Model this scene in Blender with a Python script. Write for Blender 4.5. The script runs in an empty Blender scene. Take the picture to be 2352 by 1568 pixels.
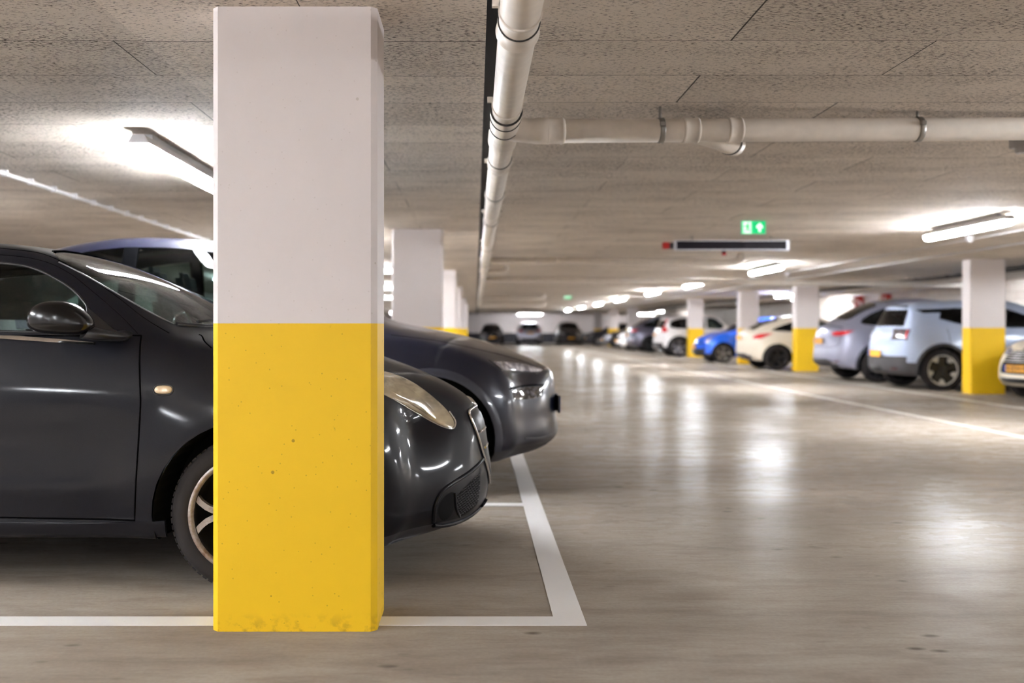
import bpy, bmesh, math, random
from mathutils import Vector, Matrix
from mathutils.bvhtree import BVHTree
from mathutils.geometry import tessellate_polygon
PI = math.pi
random.seed(7)
sc = bpy.context.scene
COL = sc.collection

# ---------------------------------------------------------------- camera
# metres: X to the side, Y down the aisle, Z up. The lens is shifted, as in a levelled and cropped photo.
EYE, CEIL, YEL = 1.10, 2.275, 1.12
cd = bpy.data.cameras.new('camera')
cam = bpy.data.objects.new('camera', cd)
COL.objects.link(cam)
cam.location = (0, 0, EYE)
cam.rotation_euler = (PI/2, 0, 0)
cd.sensor_width = 36
cd.lens = 2250/2352*36
cd.shift_x = 83/2352
cd.shift_y = -29/2352
cd.clip_start = .05
cd.clip_end = 200
cd.dof.use_dof = True
cd.dof.focus_distance = 3.9
cd.dof.aperture_fstop = 1.6
cd.dof.aperture_blades = 0
sc.camera = cam
# ---------------------------------------------------------------- world, exposure
w = bpy.data.worlds.new('world'); sc.world = w
w.use_nodes = True
w.node_tree.nodes['Background'].inputs[0].default_value = (.8, .85, 1, 1)
w.node_tree.nodes['Background'].inputs[1].default_value = 0.0
vs = sc.view_settings
vs.view_transform = 'Standard'; vs.look = 'None'; vs.exposure = 1.02; vs.gamma = 1; vs.use_curve_mapping = False
LAMP_POWER = 122.0
sc.cycles.max_bounces = 6; sc.cycles.diffuse_bounces = 4; sc.cycles.glossy_bounces = 3; sc.cycles.use_adaptive_sampling = True; sc.cycles.adaptive_threshold = .2; sc.cycles.adaptive_min_samples = 14; sc.cycles.transparent_max_bounces = 12
sc.cycles.caustics_reflective = False; sc.cycles.caustics_refractive = False; sc.cycles.sample_clamp_indirect = 6

# ---------------------------------------------------------------- helpers
def lin(r, g, b):
    f = lambda c: (c/255/12.92) if c/255 <= .04045 else ((c/255+.055)/1.055)**2.4
    return (f(r), f(g), f(b), 1)

class NT:
    """a few shorthands around a node tree"""
    def __init__(s, name):
        s.m = bpy.data.materials.new(name); s.m.use_nodes = True
        s.t = s.m.node_tree; s.b = s.t.nodes['Principled BSDF']; s.out = s.t.nodes['Material Output']
    def n(s, typ, **kw):
        x = s.t.nodes.new(typ)
        for k, v in kw.items():
            if k.startswith('i_'):
                x.inputs[int(k[2:])].default_value = v
            else: setattr(x, k, v)
        return x
    def l(s, a, b): s.t.links.new(a, b)
    def math(s, op, a, b=None, c=None):
        x = s.n('ShaderNodeMath', operation=op)
        for i, v in enumerate((a, b, c)):
            if v is None: continue
            if isinstance(v, (int, float)): x.inputs[i].default_value = v
            else: s.l(v, x.inputs[i])
        return x.outputs[0]
    def mix(s, f, a, b):
        x = s.n('ShaderNodeMix', data_type='RGBA')
        for i, v in ((0, f), (6, a), (7, b)):
            if isinstance(v, (int, float, tuple)): x.inputs[i].default_value = v
            else: s.l(v, x.inputs[i])
        return x.outputs[2]
    def noise(s, vec, scale, detail=4, rough=.5):
        x = s.n('ShaderNodeTexNoise'); x.inputs['Scale'].default_value = scale
        x.inputs['Detail'].default_value = detail; x.inputs['Roughness'].default_value = rough
        if vec is not None: s.l(vec, x.inputs['Vector'])
        return x.outputs['Fac']
    def ramp(s, fac, a, b, lo=0., hi=1.):
        x = s.n('ShaderNodeMapRange'); x.inputs[1].default_value = a; x.inputs[2].default_value = b
        x.inputs[3].default_value = lo; x.inputs[4].default_value = hi; s.l(fac, x.inputs[0]); return x.outputs[0]
    def coords(s, scale=(1, 1, 1), world=True):
        if world: c = s.n('ShaderNodeNewGeometry').outputs['Position']
        else: c = s.n('ShaderNodeTexCoord').outputs['Object']
        m = s.n('ShaderNodeMapping'); m.inputs['Scale'].default_value = scale; s.l(c, m.inputs['Vector'])
        return m.outputs[0]
    def set(s, **kw):
        for k, v in kw.items(): s.b.inputs[k.replace('_', ' ')].default_value = v
        return s
    def col(s, v): s.l(v, s.b.inputs['Base Color'])
    def bump(s, h, strength=.3, dist=.01):
        x = s.n('ShaderNodeBump'); x.inputs['Strength'].default_value = strength; x.inputs['Distance'].default_value = dist
        s.l(h, x.inputs['Height']); s.l(x.outputs[0], s.b.inputs['Normal'])

_mats = {}
def plain(name, c, rough=.5, metal=0., spec=.5, coat=0., emit=None):
    if name in _mats: return _mats[name]
    t = NT(name); t.set(Base_Color=c, Roughness=rough, Metallic=metal)
    t.b.inputs['Specular IOR Level'].default_value = spec
    t.b.inputs['Coat Weight'].default_value = coat; t.b.inputs['Coat Roughness'].default_value = .03
    # faint mottling so that no surface is a perfectly even colour
    nz = t.noise(t.coords(world=False), 14, 3)
    t.col(t.mix(t.ramp(nz, .3, .7), tuple(x*.93 for x in c[:3])+(1,), tuple(min(1, x*1.05) for x in c[:3])+(1,)))
    if emit:
        t.b.inputs['Emission Color'].default_value = c; t.b.inputs['Emission Strength'].default_value = emit
    _mats[name] = t.m
    return t.m

def paint(name, c, metal=.35, rough=.28, dust=0.04, coat=1., cr=.035):
    """car paint: flakes under a clear coat, a little dust"""
    if name in _mats: return _mats[name]
    t = NT(name); co = t.coords(world=False)
    fl = t.noise(co, 900, 1); du = t.noise(co, 5, 6, .65)
    a = t.mix(t.ramp(fl, .45, .75), c, tuple(min(1, x*1.35+.004) for x in c[:3])+(1,))
    if dust: a = t.mix(t.ramp(du, .35, .8, 0, dust), a, lin(150, 140, 130))
    t.col(a); t.set(Metallic=metal, Roughness=rough)
    t.b.inputs['Coat Weight'].default_value = coat; t.b.inputs['Coat Roughness'].default_value = cr
    if cr > .08: t.b.inputs['Specular IOR Level'].default_value = .12
    _mats[name] = t.m
    return t.m

def glass(name, tint, refl=1.0, rough=.0):
    if name in _mats: return _mats[name]
    t = NT(name); t.t.nodes.remove(t.b)
    tr = t.n('ShaderNodeBsdfTransparent'); tr.inputs[0].default_value = tint
    gl = t.n('ShaderNodeBsdfGlossy'); gl.inputs[0].default_value = (refl, refl, refl, 1); gl.inputs['Roughness'].default_value = rough
    fr = t.n('ShaderNodeFresnel'); fr.inputs[0].default_value = 1.5
    mx = t.n('ShaderNodeMixShader'); t.l(fr.outputs[0], mx.inputs[0]); t.l(tr.outputs[0], mx.inputs[1]); t.l(gl.outputs[0], mx.inputs[2])
    t.l(mx.outputs[0], t.out.inputs[0]); _mats[name] = t.m
    return t.m

def link(name, me, mats=(), parent=None, **props):
    o = bpy.data.objects.new(name, me); COL.objects.link(o)
    for m in (mats if isinstance(mats, (list, tuple)) else [mats]): me.materials.append(m)
    if parent: o.parent = parent
    for k, v in props.items(): o[k] = v
    return o
def obj(name, bm, mats, parent=None, smooth=False, **props):
    me = bpy.data.meshes.new(name); bm.to_mesh(me); bm.free()
    if smooth:
        for p in me.polygons: p.use_smooth = True
        try: me.set_sharp_from_angle(angle=math.radians(38))
        except Exception: pass
    return link(name, me, mats, parent, **props)
def empty(name, loc, rz=0, label=None, category=None, group=None, kind=None):
    o = bpy.data.objects.new(name, None); COL.objects.link(o); o.location = loc; o.rotation_euler = (0, 0, rz)
    o.empty_display_size = .2
    for k, v in (('label', label), ('category', category), ('group', group), ('kind', kind)):
        if v: o[k] = v
    return o
def tag(o, label, category, group=None, kind=None):
    o['label'] = label; o['category'] = category
    if group: o['group'] = group
    if kind: o['kind'] = kind
    return o
def copy_tree(o, parent=None):
    c = o.copy(); COL.objects.link(c); c.parent = parent
    for ch in list(o.children): copy_tree(ch, c)
    return c
def box(bm, x0, x1, y0, y1, z0, z1, mi=0, bev=0.):
    v = [bm.verts.new((x, y, z)) for z in (z0, z1) for y in (y0, y1) for x in (x0, x1)]
    fs = [bm.faces.new([v[i] for i in q]) for q in ((0, 2, 3, 1), (4, 5, 7, 6), (0, 1, 5, 4), (2, 6, 7, 3), (0, 4, 6, 2), (1, 3, 7, 5))]
    for f in fs: f.material_index = mi
    if bev:
        es = set(e for f in fs for e in f.edges)
        r = bmesh.ops.bevel(bm, geom=list(es), offset=bev, segments=2, affect='EDGES')
    return fs
def tube(bm, pts, r, seg=24, mi=0, caps=True):
    """tube through points; r a number or one per point"""
    pts = [Vector(p) for p in pts]
    rs = r if isinstance(r, (list, tuple)) else [r]*len(pts)
    rings = []; nrm = None
    for i, p in enumerate(pts):
        d = (pts[min(i+1, len(pts)-1)]-pts[max(i-1, 0)])
        if d.length < 1e-9: d = Vector((0, 0, 1))
        d.normalize()
        if nrm is None: nrm = d.orthogonal().normalized()
        else: nrm = (nrm-d*nrm.dot(d)).normalized()
        b = d.cross(nrm)
        rings.append([bm.verts.new(p+(nrm*math.cos(2*PI*k/seg)+b*math.sin(2*PI*k/seg))*rs[i]) for k in range(seg)])
    for a, b in zip(rings, rings[1:]):
        for k in range(seg):
            f = bm.faces.new((a[k], a[(k+1) % seg], b[(k+1) % seg], b[k])); f.material_index = mi; f.smooth = True
    if caps:
        for q in (list(reversed(rings[0])), rings[-1]):
            f = bm.faces.new(q); f.material_index = mi
    return rings
def lathe(bm, prof, axis='y', seg=48, mi=0, origin=(0, 0, 0)):
    """prof: (radius, along axis) closed or open list; revolved about axis"""
    o = Vector(origin); rings = []
    for r, a in prof:
        ring = []
        for k in range(seg):
            c, s_ = math.cos(2*PI*k/seg)*r, math.sin(2*PI*k/seg)*r
            ring.append(bm.verts.new(o+(Vector((c, a, s_)) if axis == 'y' else Vector((c, s_, a)) if axis == 'z' else Vector((a, c, s_)))))
        rings.append(ring)
    for a, b in zip(rings, rings[1:]):
        for k in range(seg):
            f = bm.faces.new((a[k], a[(k+1) % seg], b[(k+1) % seg], b[k])); f.material_index = mi; f.smooth = True
    return rings
def fill(bm, ring, mi=0):
    f = bm.faces.new(ring); f.material_index = mi; return f
def prism(bm, pts, z0, z1, mi=0, mat=None):
    """flat outline (list of 2-D points) given thickness along z, then placed by a matrix"""
    mat = mat or Matrix()
    a = [bm.verts.new(mat @ Vector((p[0], p[1], z0))) for p in pts]; b = [bm.verts.new(mat @ Vector((p[0], p[1], z1))) for p in pts]
    n = len(pts)
    fs = [bm.faces.new([b[i] for i in t]) for t in tessellate_polygon([[Vector((p[0], p[1], 0)) for p in pts]])]
    fs += [bm.faces.new([a[i] for i in reversed(t)]) for t in tessellate_polygon([[Vector((p[0], p[1], 0)) for p in pts]])]
    for i in range(n): fs.append(bm.faces.new((a[i], a[(i+1) % n], b[(i+1) % n], b[i])))
    for f in fs: f.material_index = mi
    bmesh.ops.recalc_face_normals(bm, faces=fs)
def crom(pts, closed=True, n=6):
    """Catmull-Rom through points; a point with a third value 1 is a sharp corner"""
    out = []; N = len(pts)
    rng = range(N if closed else N-1)
    g = lambda i: pts[i % N] if closed else pts[max(0, min(N-1, i))]
    for i in rng:
        p0, p1, p2, p3 = g(i-1), g(i), g(i+1), g(i+2)
        if len(p1) > 2 and p1[2]: p0 = p1
        if len(p2) > 2 and p2[2]: p3 = p2
        for k in range(n):
            t = k/n
            out.append(tuple(.5*((2*p1[j])+(-p0[j]+p2[j])*t+(2*p0[j]-5*p1[j]+4*p2[j]-p3[j])*t*t+(-p0[j]+3*p1[j]-3*p2[j]+p3[j])*t**3) for j in (0, 1)))
    if not closed: out.append(tuple(pts[-1][:2]))
    return out
def table(tab, x):
    """smooth lookup in a table of (x, value), x in any order"""
    t = sorted(tab)
    if x <= t[0][0]: return t[0][1]
    if x >= t[-1][0]: return t[-1][1]
    for i in range(len(t)-1):
        if t[i][0] <= x <= t[i+1][0]:
            h = t[i+1][0]-t[i][0]; d = (t[i+1][1]-t[i][1])/h
            def slope(j):
                if j <= 0 or j >= len(t)-1: return None
                a = (t[j][1]-t[j-1][1])/(t[j][0]-t[j-1][0]); b = (t[j+1][1]-t[j][1])/(t[j+1][0]-t[j][0])
                return 0 if a*b <= 0 else 2*a*b/(a+b)
            m0 = slope(i); m1 = slope(i+1)
            m0 = d if m0 is None else m0; m1 = d if m1 is None else m1
            s = (x-t[i][0])/h
            return ((2*s**3-3*s*s+1)*t[i][1]+(s**3-2*s*s+s)*h*m0+(-2*s**3+3*s*s)*t[i+1][1]+(s**3-s*s)*h*m1)
    return t[-1][1]

# ---------------------------------------------------------------- surfaces of the building
GLOSS = .29
def mat_floor():
    t = NT('polished_concrete'); P = t.coords()
    big = t.noise(t.coords((.35, .5, 1)), 1.3, 2, .6)
    mid = t.noise(t.coords((.8, 2.2, 1)), 3.0, 5, .62)
    streak = t.noise(t.coords((1.2, 9, 1)), 4.5, 3, .6)
    c = t.mix(t.ramp(big, .3, .7), lin(142, 132, 121), lin(174, 163, 151))
    c = t.mix(t.ramp(mid, .40, .75, 0, .72), c, lin(124, 110, 98))
    c = t.mix(t.ramp(streak, .50, .82, 0, .30), c, lin(105, 92, 82))
    # stains: oil drips and scuffs, most of them near the row of pillars
    v = t.n('ShaderNodeTexVoronoi'); v.inputs['Scale'].default_value = 5.5; t.l(t.coords((.75, 1.35, 1)), v.inputs['Vector'])
    dots = t.ramp(v.outputs['Distance'], .06, .17, 1, 0)
    keep = t.ramp(t.noise(P, 2.2, 3), .50, .60)
    c = t.mix(t.math('MULTIPLY', t.math('MULTIPLY', dots, keep), .7), c, lin(62, 48, 38))
    fine = t.noise(P, 60, 1)
    c = t.mix(t.ramp(fine, .25, .8, 0, .18), c, lin(98, 86, 76))
    # thin curved tyre scuffs
    wv = t.n('ShaderNodeTexWave', wave_type='RINGS'); wv.inputs['Scale'].default_value = .9; wv.inputs['Distortion'].default_value = 5
    wv.inputs['Detail'].default_value = 4; t.l(t.coords((1, .6, 1)), wv.inputs['Vector'])
    c = t.mix(t.ramp(wv.outputs['Fac'], .93, 1., 0, .12), c, lin(80, 70, 62))
    t.col(c)
    r = t.ramp(mid, .25, .8, .22, .34)
    t.b.inputs['Specular IOR Level'].default_value = 0.; t.set(Roughness=.8)
    # sealed surface: a short-tailed gloss, worn thin in patches and cut back towards the viewer to dim lamp reflections
    gl = t.n('ShaderNodeBsdfGlossy', distribution='BECKMANN'); t.l(r, gl.inputs['Roughness'])
    fr = t.n('ShaderNodeFresnel'); fr.inputs[0].default_value = 1.42
    sy = t.n('ShaderNodeSeparateXYZ'); t.l(P, sy.inputs[0])
    wear_glare_mask = t.ramp(t.math('ADD', sy.outputs[1], t.math('MULTIPLY', t.noise(P, .9, 3), 2.4)), 4.8, 6.8, .12, 1.)
    wear_glare_mask = t.math('MULTIPLY', wear_glare_mask, t.ramp(big, .30, .62, .35, 1.))
    mx = t.n('ShaderNodeMixShader'); t.l(t.math('MULTIPLY', fr.outputs[0], t.math('MULTIPLY', wear_glare_mask, GLOSS)), mx.inputs[0])
    t.l(t.b.outputs[0], mx.inputs[1]); t.l(gl.outputs[0], mx.inputs[2]); t.l(mx.outputs[0], t.out.inputs[0])
    t.bump(t.math('ADD', t.math('MULTIPLY', streak, .7), t.math('MULTIPLY', fine, .25)), .11, .012)
    t.l(t.b.inputs['Normal'].links[0].from_socket, gl.inputs['Normal'])
    return t.m
def mat_ceiling(name, tone=1., specks=1.):
    t = NT(name)
    g = t.n('ShaderNodeNewGeometry'); sp = t.n('ShaderNodeSeparateXYZ'); t.l(g.outputs['Position'], sp.inputs[0])
    X, Y = sp.outputs[0], sp.outputs[1]
    row = t.math('DIVIDE', t.math('ADD', Y, -.23+5.5), .545)           # boards .545 m wide across the garage
    ri = t.math('FLOOR', row); rf = t.math('FRACT', row)
    seam = t.math('LESS_THAN', t.math('ABSOLUTE', t.math('SUBTRACT', rf, .5)), .4945)
    seam = t.math('SUBTRACT', 1., seam)
    off = t.math('MULTIPLY', t.math('MODULO', ri, 2.), .5)
    px = t.math('ADD', t.math('DIVIDE', t.math('ADD', X, 16.8-1.04), 1.68), off)
    pf = t.math('FRACT', px)
    wn = t.n('ShaderNodeTexWhiteNoise', noise_dimensions='2D'); cb = t.n('ShaderNodeCombineXYZ')
    t.l(t.math('ROUND', px), cb.inputs[0]); t.l(ri, cb.inputs[1]); t.l(cb.outputs[0], wn.inputs['Vector'])
    wid = t.ramp(wn.outputs['Value'], 0, 1, .4976, .4993)
    joint = t.math('LESS_THAN', t.math('ABSOLUTE', t.math('SUBTRACT', t.math('FRACT', t.math('ADD', px, .5)), .5)), t.math('SUBTRACT', .5, wid))
    wn2 = t.n('ShaderNodeTexWhiteNoise', noise_dimensions='2D'); cb2 = t.n('ShaderNodeCombineXYZ')
    t.l(t.math('FLOOR', px), cb2.inputs[0]); t.l(ri, cb2.inputs[1]); t.l(cb2.outputs[0], wn2.inputs['Vector'])
    base = t.mix(t.ramp(wn2.outputs['Value'], 0, 1), lin(226*tone, 214*tone, 201*tone), lin(240*tone, 228*tone, 215*tone))
    cloud = t.noise(t.coords((.6, 1.6, 1)), 2.2, 3, .6)
    base = t.mix(t.ramp(cloud, .35, .75, 0, .22), base, lin(188*tone, 174*tone, 160*tone))
    sk = t.noise(t.coords((26, 95, 1)), 1.7, 3, .62)
    patch = t.ramp(t.noise(t.coords((1, 2.2, 1)), 1.5, 3), .35, .65, .04, -.03)
    s1 = t.ramp(t.math('SUBTRACT', sk, patch), .545, .60, 0, .85*specks)
    base = t.mix(s1, base, lin(58, 48, 40))
    sk2 = t.noise(t.coords((60, 150, 1)), 2.4, 2, .7)
    base = t.mix(t.ramp(sk2, .35, .72, .14, 0), base, lin(96, 84, 74))
    # dabs of filler over the fixings
    v = t.n('ShaderNodeTexVoronoi'); v.inputs['Scale'].default_value = 1.9; t.l(t.coords((1, 1.5, 1)), v.inputs['Vector'])
    base = t.mix(t.ramp(v.outputs['Distance'], .03, .045, .55, 0), base, lin(205, 196, 185))
    base = t.mix(t.math('MULTIPLY', seam, .75), base, lin(46, 38, 32))
    base = t.mix(t.math('MULTIPLY', joint, .9), base, lin(38, 32, 28))
    t.col(base); t.set(Roughness=.9)
    t.b.inputs['Specular IOR Level'].default_value = .2
    t.bump(t.math('SUBTRACT', sk2, t.math('MULTIPLY', s1, 1.2)), .5, .006)
    return t.m
def mat_paint_wall(name, c, pits, pit_col, scuff=.0, foot=True):
    t = NT(name); P = t.coords(world=False)
    c1 = t.mix(t.ramp(t.noise(P, 3, 5, .6), .3, .75, 0, 1), tuple(x*.96 for x in c[:3])+(1,), c)
    v = t.n('ShaderNodeTexVoronoi'); v.inputs['Scale'].default_value = 13; t.l(P, v.inputs['Vector'])
    sel = t.n('ShaderNodeSeparateColor'); t.l(v.outputs['Color'], sel.inputs[0])
    sz = t.ramp(sel.outputs[0], .55, 1, 0, .085)
    dot = t.math('LESS_THAN', v.outputs['Distance'], sz)
    v2 = t.n('ShaderNodeTexVoronoi'); v2.inputs['Scale'].default_value = 34; t.l(P, v2.inputs['Vector'])
    sel2 = t.n('ShaderNodeSeparateColor'); t.l(v2.outputs['Color'], sel2.inputs[0])
    dot = t.math('MAXIMUM', dot, t.math('MULTIPLY', t.math('LESS_THAN', v2.outputs['Distance'], t.ramp(sel2.outputs[1], .78, 1, 0, .13)), .55))
    c1 = t.mix(t.math('MULTIPLY', dot, pits), c1, pit_col)
    if scuff:
        s = t.noise(t.coords((3, 3, 1.2), world=False), 5, 8, .7)
        c1 = t.mix(t.ramp(s, .66, .74, 0, scuff), c1, pit_col)
        sx = t.n('ShaderNodeSeparateXYZ'); t.l(P, sx.inputs[0])
        if foot: low = t.math('MULTIPLY', t.ramp(sx.outputs[2], .0, .07, 1, 0), t.ramp(t.noise(P, 30, 5), .48, .62))
        if foot: c1 = t.mix(t.math('MULTIPLY', low, .55), c1, lin(150, 112, 24))
    t.col(c1); t.set(Roughness=.55)
    t.b.inputs['Specular IOR Level'].default_value = .35
    t.bump(t.math('SUBTRACT', t.noise(P, 40, 4), dot), .18, .004)
    return t.m
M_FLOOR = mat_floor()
M_CEIL = mat_ceiling('cement_board')
M_CEIL_D = mat_ceiling('cement_board_darker_speckled', .93, 1.1)  # same board with a darker base tone and stronger specks
M_WHITE = mat_paint_wall('white_wall_paint', lin(218, 208, 206), .35, lin(150, 130, 110))
M_YEL = mat_paint_wall('yellow_wall_paint', lin(240, 193, 24), .65, lin(120, 92, 14), .45)
M_LINE = mat_paint_wall('white_road_paint', lin(222, 218, 216), .3, lin(130, 118, 110), .25, False)
M_BLACKWALL = plain('black_wall', lin(32, 30, 38), .6)  # flat black for the end wall's lower band and the ceiling joint's backing
M_BLOCK = None
def mat_block():
    t = NT('sand_lime_blockwork'); br = t.n('ShaderNodeTexBrick')
    g = t.n('ShaderNodeNewGeometry'); sp = t.n('ShaderNodeSeparateXYZ'); cb = t.n('ShaderNodeCombineXYZ')
    t.l(g.outputs['Position'], sp.inputs[0]); t.l(sp.outputs[1], cb.inputs[0]); t.l(sp.outputs[2], cb.inputs[1]); t.l(cb.outputs[0], br.inputs['Vector'])
    br.inputs['Color1'].default_value = lin(205, 197, 190); br.inputs['Color2'].default_value = lin(190, 180, 172); br.inputs['Mortar'].default_value = lin(150, 138, 128)
    br.inputs['Scale'].default_value = 1; br.inputs['Mortar Size'].default_value = .006; br.inputs['Brick Width'].default_value = .6; br.inputs['Row Height'].default_value = .2
    t.l(br.outputs['Color'], t.b.inputs['Base Color']); t.set(Roughness=.8); return t.m
M_BLOCK = mat_block()

# ---------------------------------------------------------------- the shell
XL, XR, YB, YF = -9.0, 12.9, -14.0, 76.0
bm = bmesh.new(); box(bm, XL-.3, XR+.3, YB-.3, YF+.3, -.2, 0)
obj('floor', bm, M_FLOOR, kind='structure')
bm = bmesh.new()
JX0, JX1 = .040, .150      # open joint in the ceiling beside the big pipe
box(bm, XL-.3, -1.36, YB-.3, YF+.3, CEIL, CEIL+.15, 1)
box(bm, -1.36, JX0, YB-.3, YF+.3, CEIL-.004, CEIL+.15, 0)
box(bm, JX1, XR+.3, YB-.3, YF+.3, CEIL, CEIL+.15, 0)
box(bm, JX0-.05, JX1+.05, YB-.3, YF+.3, CEIL+.151, CEIL+.25, 2)
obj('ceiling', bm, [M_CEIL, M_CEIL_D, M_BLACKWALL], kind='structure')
for name, (x0, x1, y0, y1), m in (('wall_left', (XL-.3, XL, YB, YF), M_WHITE), ('wall_right', (XR, XR+.3, YB, YF), M_BLOCK), ('wall_front', (XL-.3, XR+.3, YB-.3, YB), M_WHITE)):
    bm = bmesh.new(); box(bm, x0, x1, y0, y1, 0, CEIL); obj(name, bm, m, kind='structure')
bm = bmesh.new(); box(bm, XL-.3, XR+.3, YF, YF+.3, .78, CEIL, 0); box(bm, XL-.3, XR+.3, YF-.004, YF+.3, 0, .78, 1)
obj('wall_back', bm, [M_WHITE, M_BLACKWALL], kind='structure')

# painted lines on the floor
M_LINE2 = mat_paint_wall('worn_road_paint', lin(196, 187, 178), .5, lin(130, 118, 106), .45, False)
def line(x0, x1, y0, y1):
    bm = bmesh.new(); box(bm, x0, x1, y0, y1, 0.0, .0025); return obj('floor_marking', bm, M_LINE if x0 < 2 else M_LINE2, kind='structure')
LX0, LX1 = .295, .412
PY = [3.56, 11.5, 19.6, 27.6, 38.0, 46.0, 54.0, 62.0, 70.0]
line(LX0, LX1, 3.63, 72)
for y in (3.63,): line(-5.2, LX0, y, y+.11)
for y in (6.08, 8.75, 14.3, 16.9, 22.2, 24.8, 30.6, 33.3): line(-5.2, LX0, y, y+.1)
line(5.50, 5.61, -6, 72); line(7.50, 7.62, -6, 72)
for y in (11.2, 13.7, 16.55, 19.45, 22.6, 25.45, 28.5, 30.7, 33.5, 36, 38.4, 41, 43.6): line(7.62, 12.6, y, y+.1)

# ---------------------------------------------------------------- pillars
def pillar_mesh(z0, z1, ch=.022, w=.6, d=.30):
    bm = bmesh.new(); x, y = w/2, d/2
    pts = [(-x+ch, -y), (x-ch, -y), (x, -y+ch), (x, y-ch), (x-ch, y), (-x+ch, y), (-x, y-ch), (-x, -y+ch)]
    prism(bm, pts, z0, z1)
    return bm
def build_pillar(label):
    e = empty('concrete_pillar', (0, 0, 0), 0, label, 'pillar', 'painted pillars', 'thing')
    obj('painted_base', pillar_mesh(0, YEL), M_YEL, e, label='yellow painted lower half')
    obj('shaft', pillar_mesh(YEL, CEIL+.002), M_WHITE, e, label='white painted upper half')
    return e
PIL = [(-.66, PY[0]+.15, 'big white and yellow pillar closest to the viewer, hiding the middle of a black hatchback'),
       (-.69, PY[1]+.15, 'white pillar standing directly beyond the hood of the dark crossover'),
       (-.69, PY[2]+.15, 'second white pillar beyond the dark crossover, partly behind another pillar'),
       (-.69, PY[3]+.15, 'third white pillar beyond the dark crossover, a narrow strip of it visible'),
       (-.69, PY[4]+.15, 'fourth white pillar in the row beyond the dark crossover'),
       (-.69, PY[5]+.15, 'fifth white pillar in the row beyond the dark crossover'),
       (8.63, 16.65, 'yellow and white pillar between the pale blue crossover and the cream striped-grille car'),
       (8.58, 25.5, 'yellow and white pillar between the silver coupe crossover and the cream hatchback'),
       (8.55, 30.8, 'yellow and white pillar between the cream hatchback and the bright blue car'),
       (8.60, 38.4, 'yellow and white pillar between the bright blue car and the white sport utility'),
       (8.63, 53.9, 'pale pillar beyond the dark grey sloping-back car'),
       (8.63, 61.5, 'far pillar with yellow foot beside the small white car'),
       (8.63, 69.0, 'last slim pillar near the end wall')]
p0 = build_pillar(PIL[0][2]); p0.location = (PIL[0][0], PIL[0][1], 0)
for x, y, lab in PIL[1:]:
    c = copy_tree(p0); c.location = (x, y, 0); c['label'] = lab

# ---------------------------------------------------------------- tube lights
M_LAMP = NT('lit_diffuser')
M_LAMP.b.inputs['Emission Color'].default_value = (.93, .98, 1.03, 1)
M_LAMP.b.inputs['Emission Strength'].default_value = LAMP_POWER
M_LAMP.set(Base_Color=(.9, .9, .9, 1)); M_LAMP = M_LAMP.m
M_GREYPL = plain('grey_plastic', lin(190, 188, 190), .5)
def build_lamp():
    e = empty('tube_light', (0, 0, 0), 0, 'x', 'light fixture', 'tube lights on the ceiling')
    bm = bmesh.new()
    prism(bm, [(-.035, 0), (-.062, -.05), (.062, -.05), (.035, 0)], -.88, .88, 0, Matrix.Rotation(PI/2, 4, 'X'))
    obj('housing', bm, M_GREYPL, e)
    bm = bmesh.new(); box(bm, -.025, .025, -.70, .70, 0, .034); obj('mounting_foot', bm, M_GREYPL, e)
    bm = bmesh.new()
    prof = [(-.056, -.0505), (-.060, -.075), (-.044, -.098), (-.018, -.108), (.018, -.108), (.044, -.098), (.060, -.075), (.056, -.0505)]
    prism(bm, prof, -.86, .86, 0, Matrix.Rotation(PI/2, 4, 'X'))
    obj('diffuser', bm, M_LAMP, e, label='glowing white diffuser')
    return e
lamp0 = None
def lamp(x, y, label, rz=0., drop=.035):
    global lamp0
    if lamp0 is None: lamp0 = o = build_lamp()
    else: o = copy_tree(lamp0)
    o.location = (x, y, CEIL-drop); o.rotation_euler[2] = rz; o['label'] = label
    return o
lamp(-1.98, 6.62, 'lit tube light above the two dark parked cars, cut off by the big pillar')
for y, lab in ((10.65, 'closest lit tube light over the aisle, above the pillar by the pale blue crossover'),
               (18.0, 'lit tube light over the aisle just beyond the dark display board'),
               (24.0, 'third lit tube light of the row along the aisle'),
               (29.5, 'fourth lit tube light of the row along the aisle'),
               (36.2, 'fifth lit tube light of the row along the aisle'),
               (42.6, 'sixth lit tube light of the row along the aisle'),
               (49.4, 'seventh lit tube light of the row along the aisle'),
               (56.5, 'eighth and smallest lit tube light of the row along the aisle')):
    lamp(5.32, y, lab)
lamp(4.0, 72.5, 'lit tube light set crosswise near the end wall, above the silver car', PI/2)
lamp(12.3, 71.5, 'lit tube light set crosswise far off above the dark grey car', PI/2)
lamp(10.0, 31.7, 'lit tube light between the two pillars beside the cream hatchback')
lamp(-2.42, 18.0, 'upper lit tube light in the gap between the two closest pillars', PI/2)
lamp(-3.0, 25.4, 'middle lit tube light in the gap between the two closest pillars', PI/2)
lamp(-3.6, 33.4, 'lowest lit tube light in the gap between the two closest pillars', PI/2)
for x, y in ((5.32, 4.4), (-4.7, .8), (-4.7, 3.4), (5.32, -5.5), (5.32, -11), (-2.4, -1.6), (0.6, -6.2), (-1.98, -10), (-5.6, 8.3), (-5.6, 22), (-5.6, 29), (-5.6, -5),
             (-1.98, 12.6), (11.6, 34.9), (11.2, 21.7), (11.3, 14.0), (11.3, 8.0), (11.3, 60), (-2.2, 45), (-2.2, 58), (-5.6, 40), (-5.6, 52), (-5.6, 66)):  # none in view; most put in to brighten floor, ceiling and pillar fronts
    lamp(x, y, 'unseen tube light added along the garage ceiling for fill')
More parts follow.
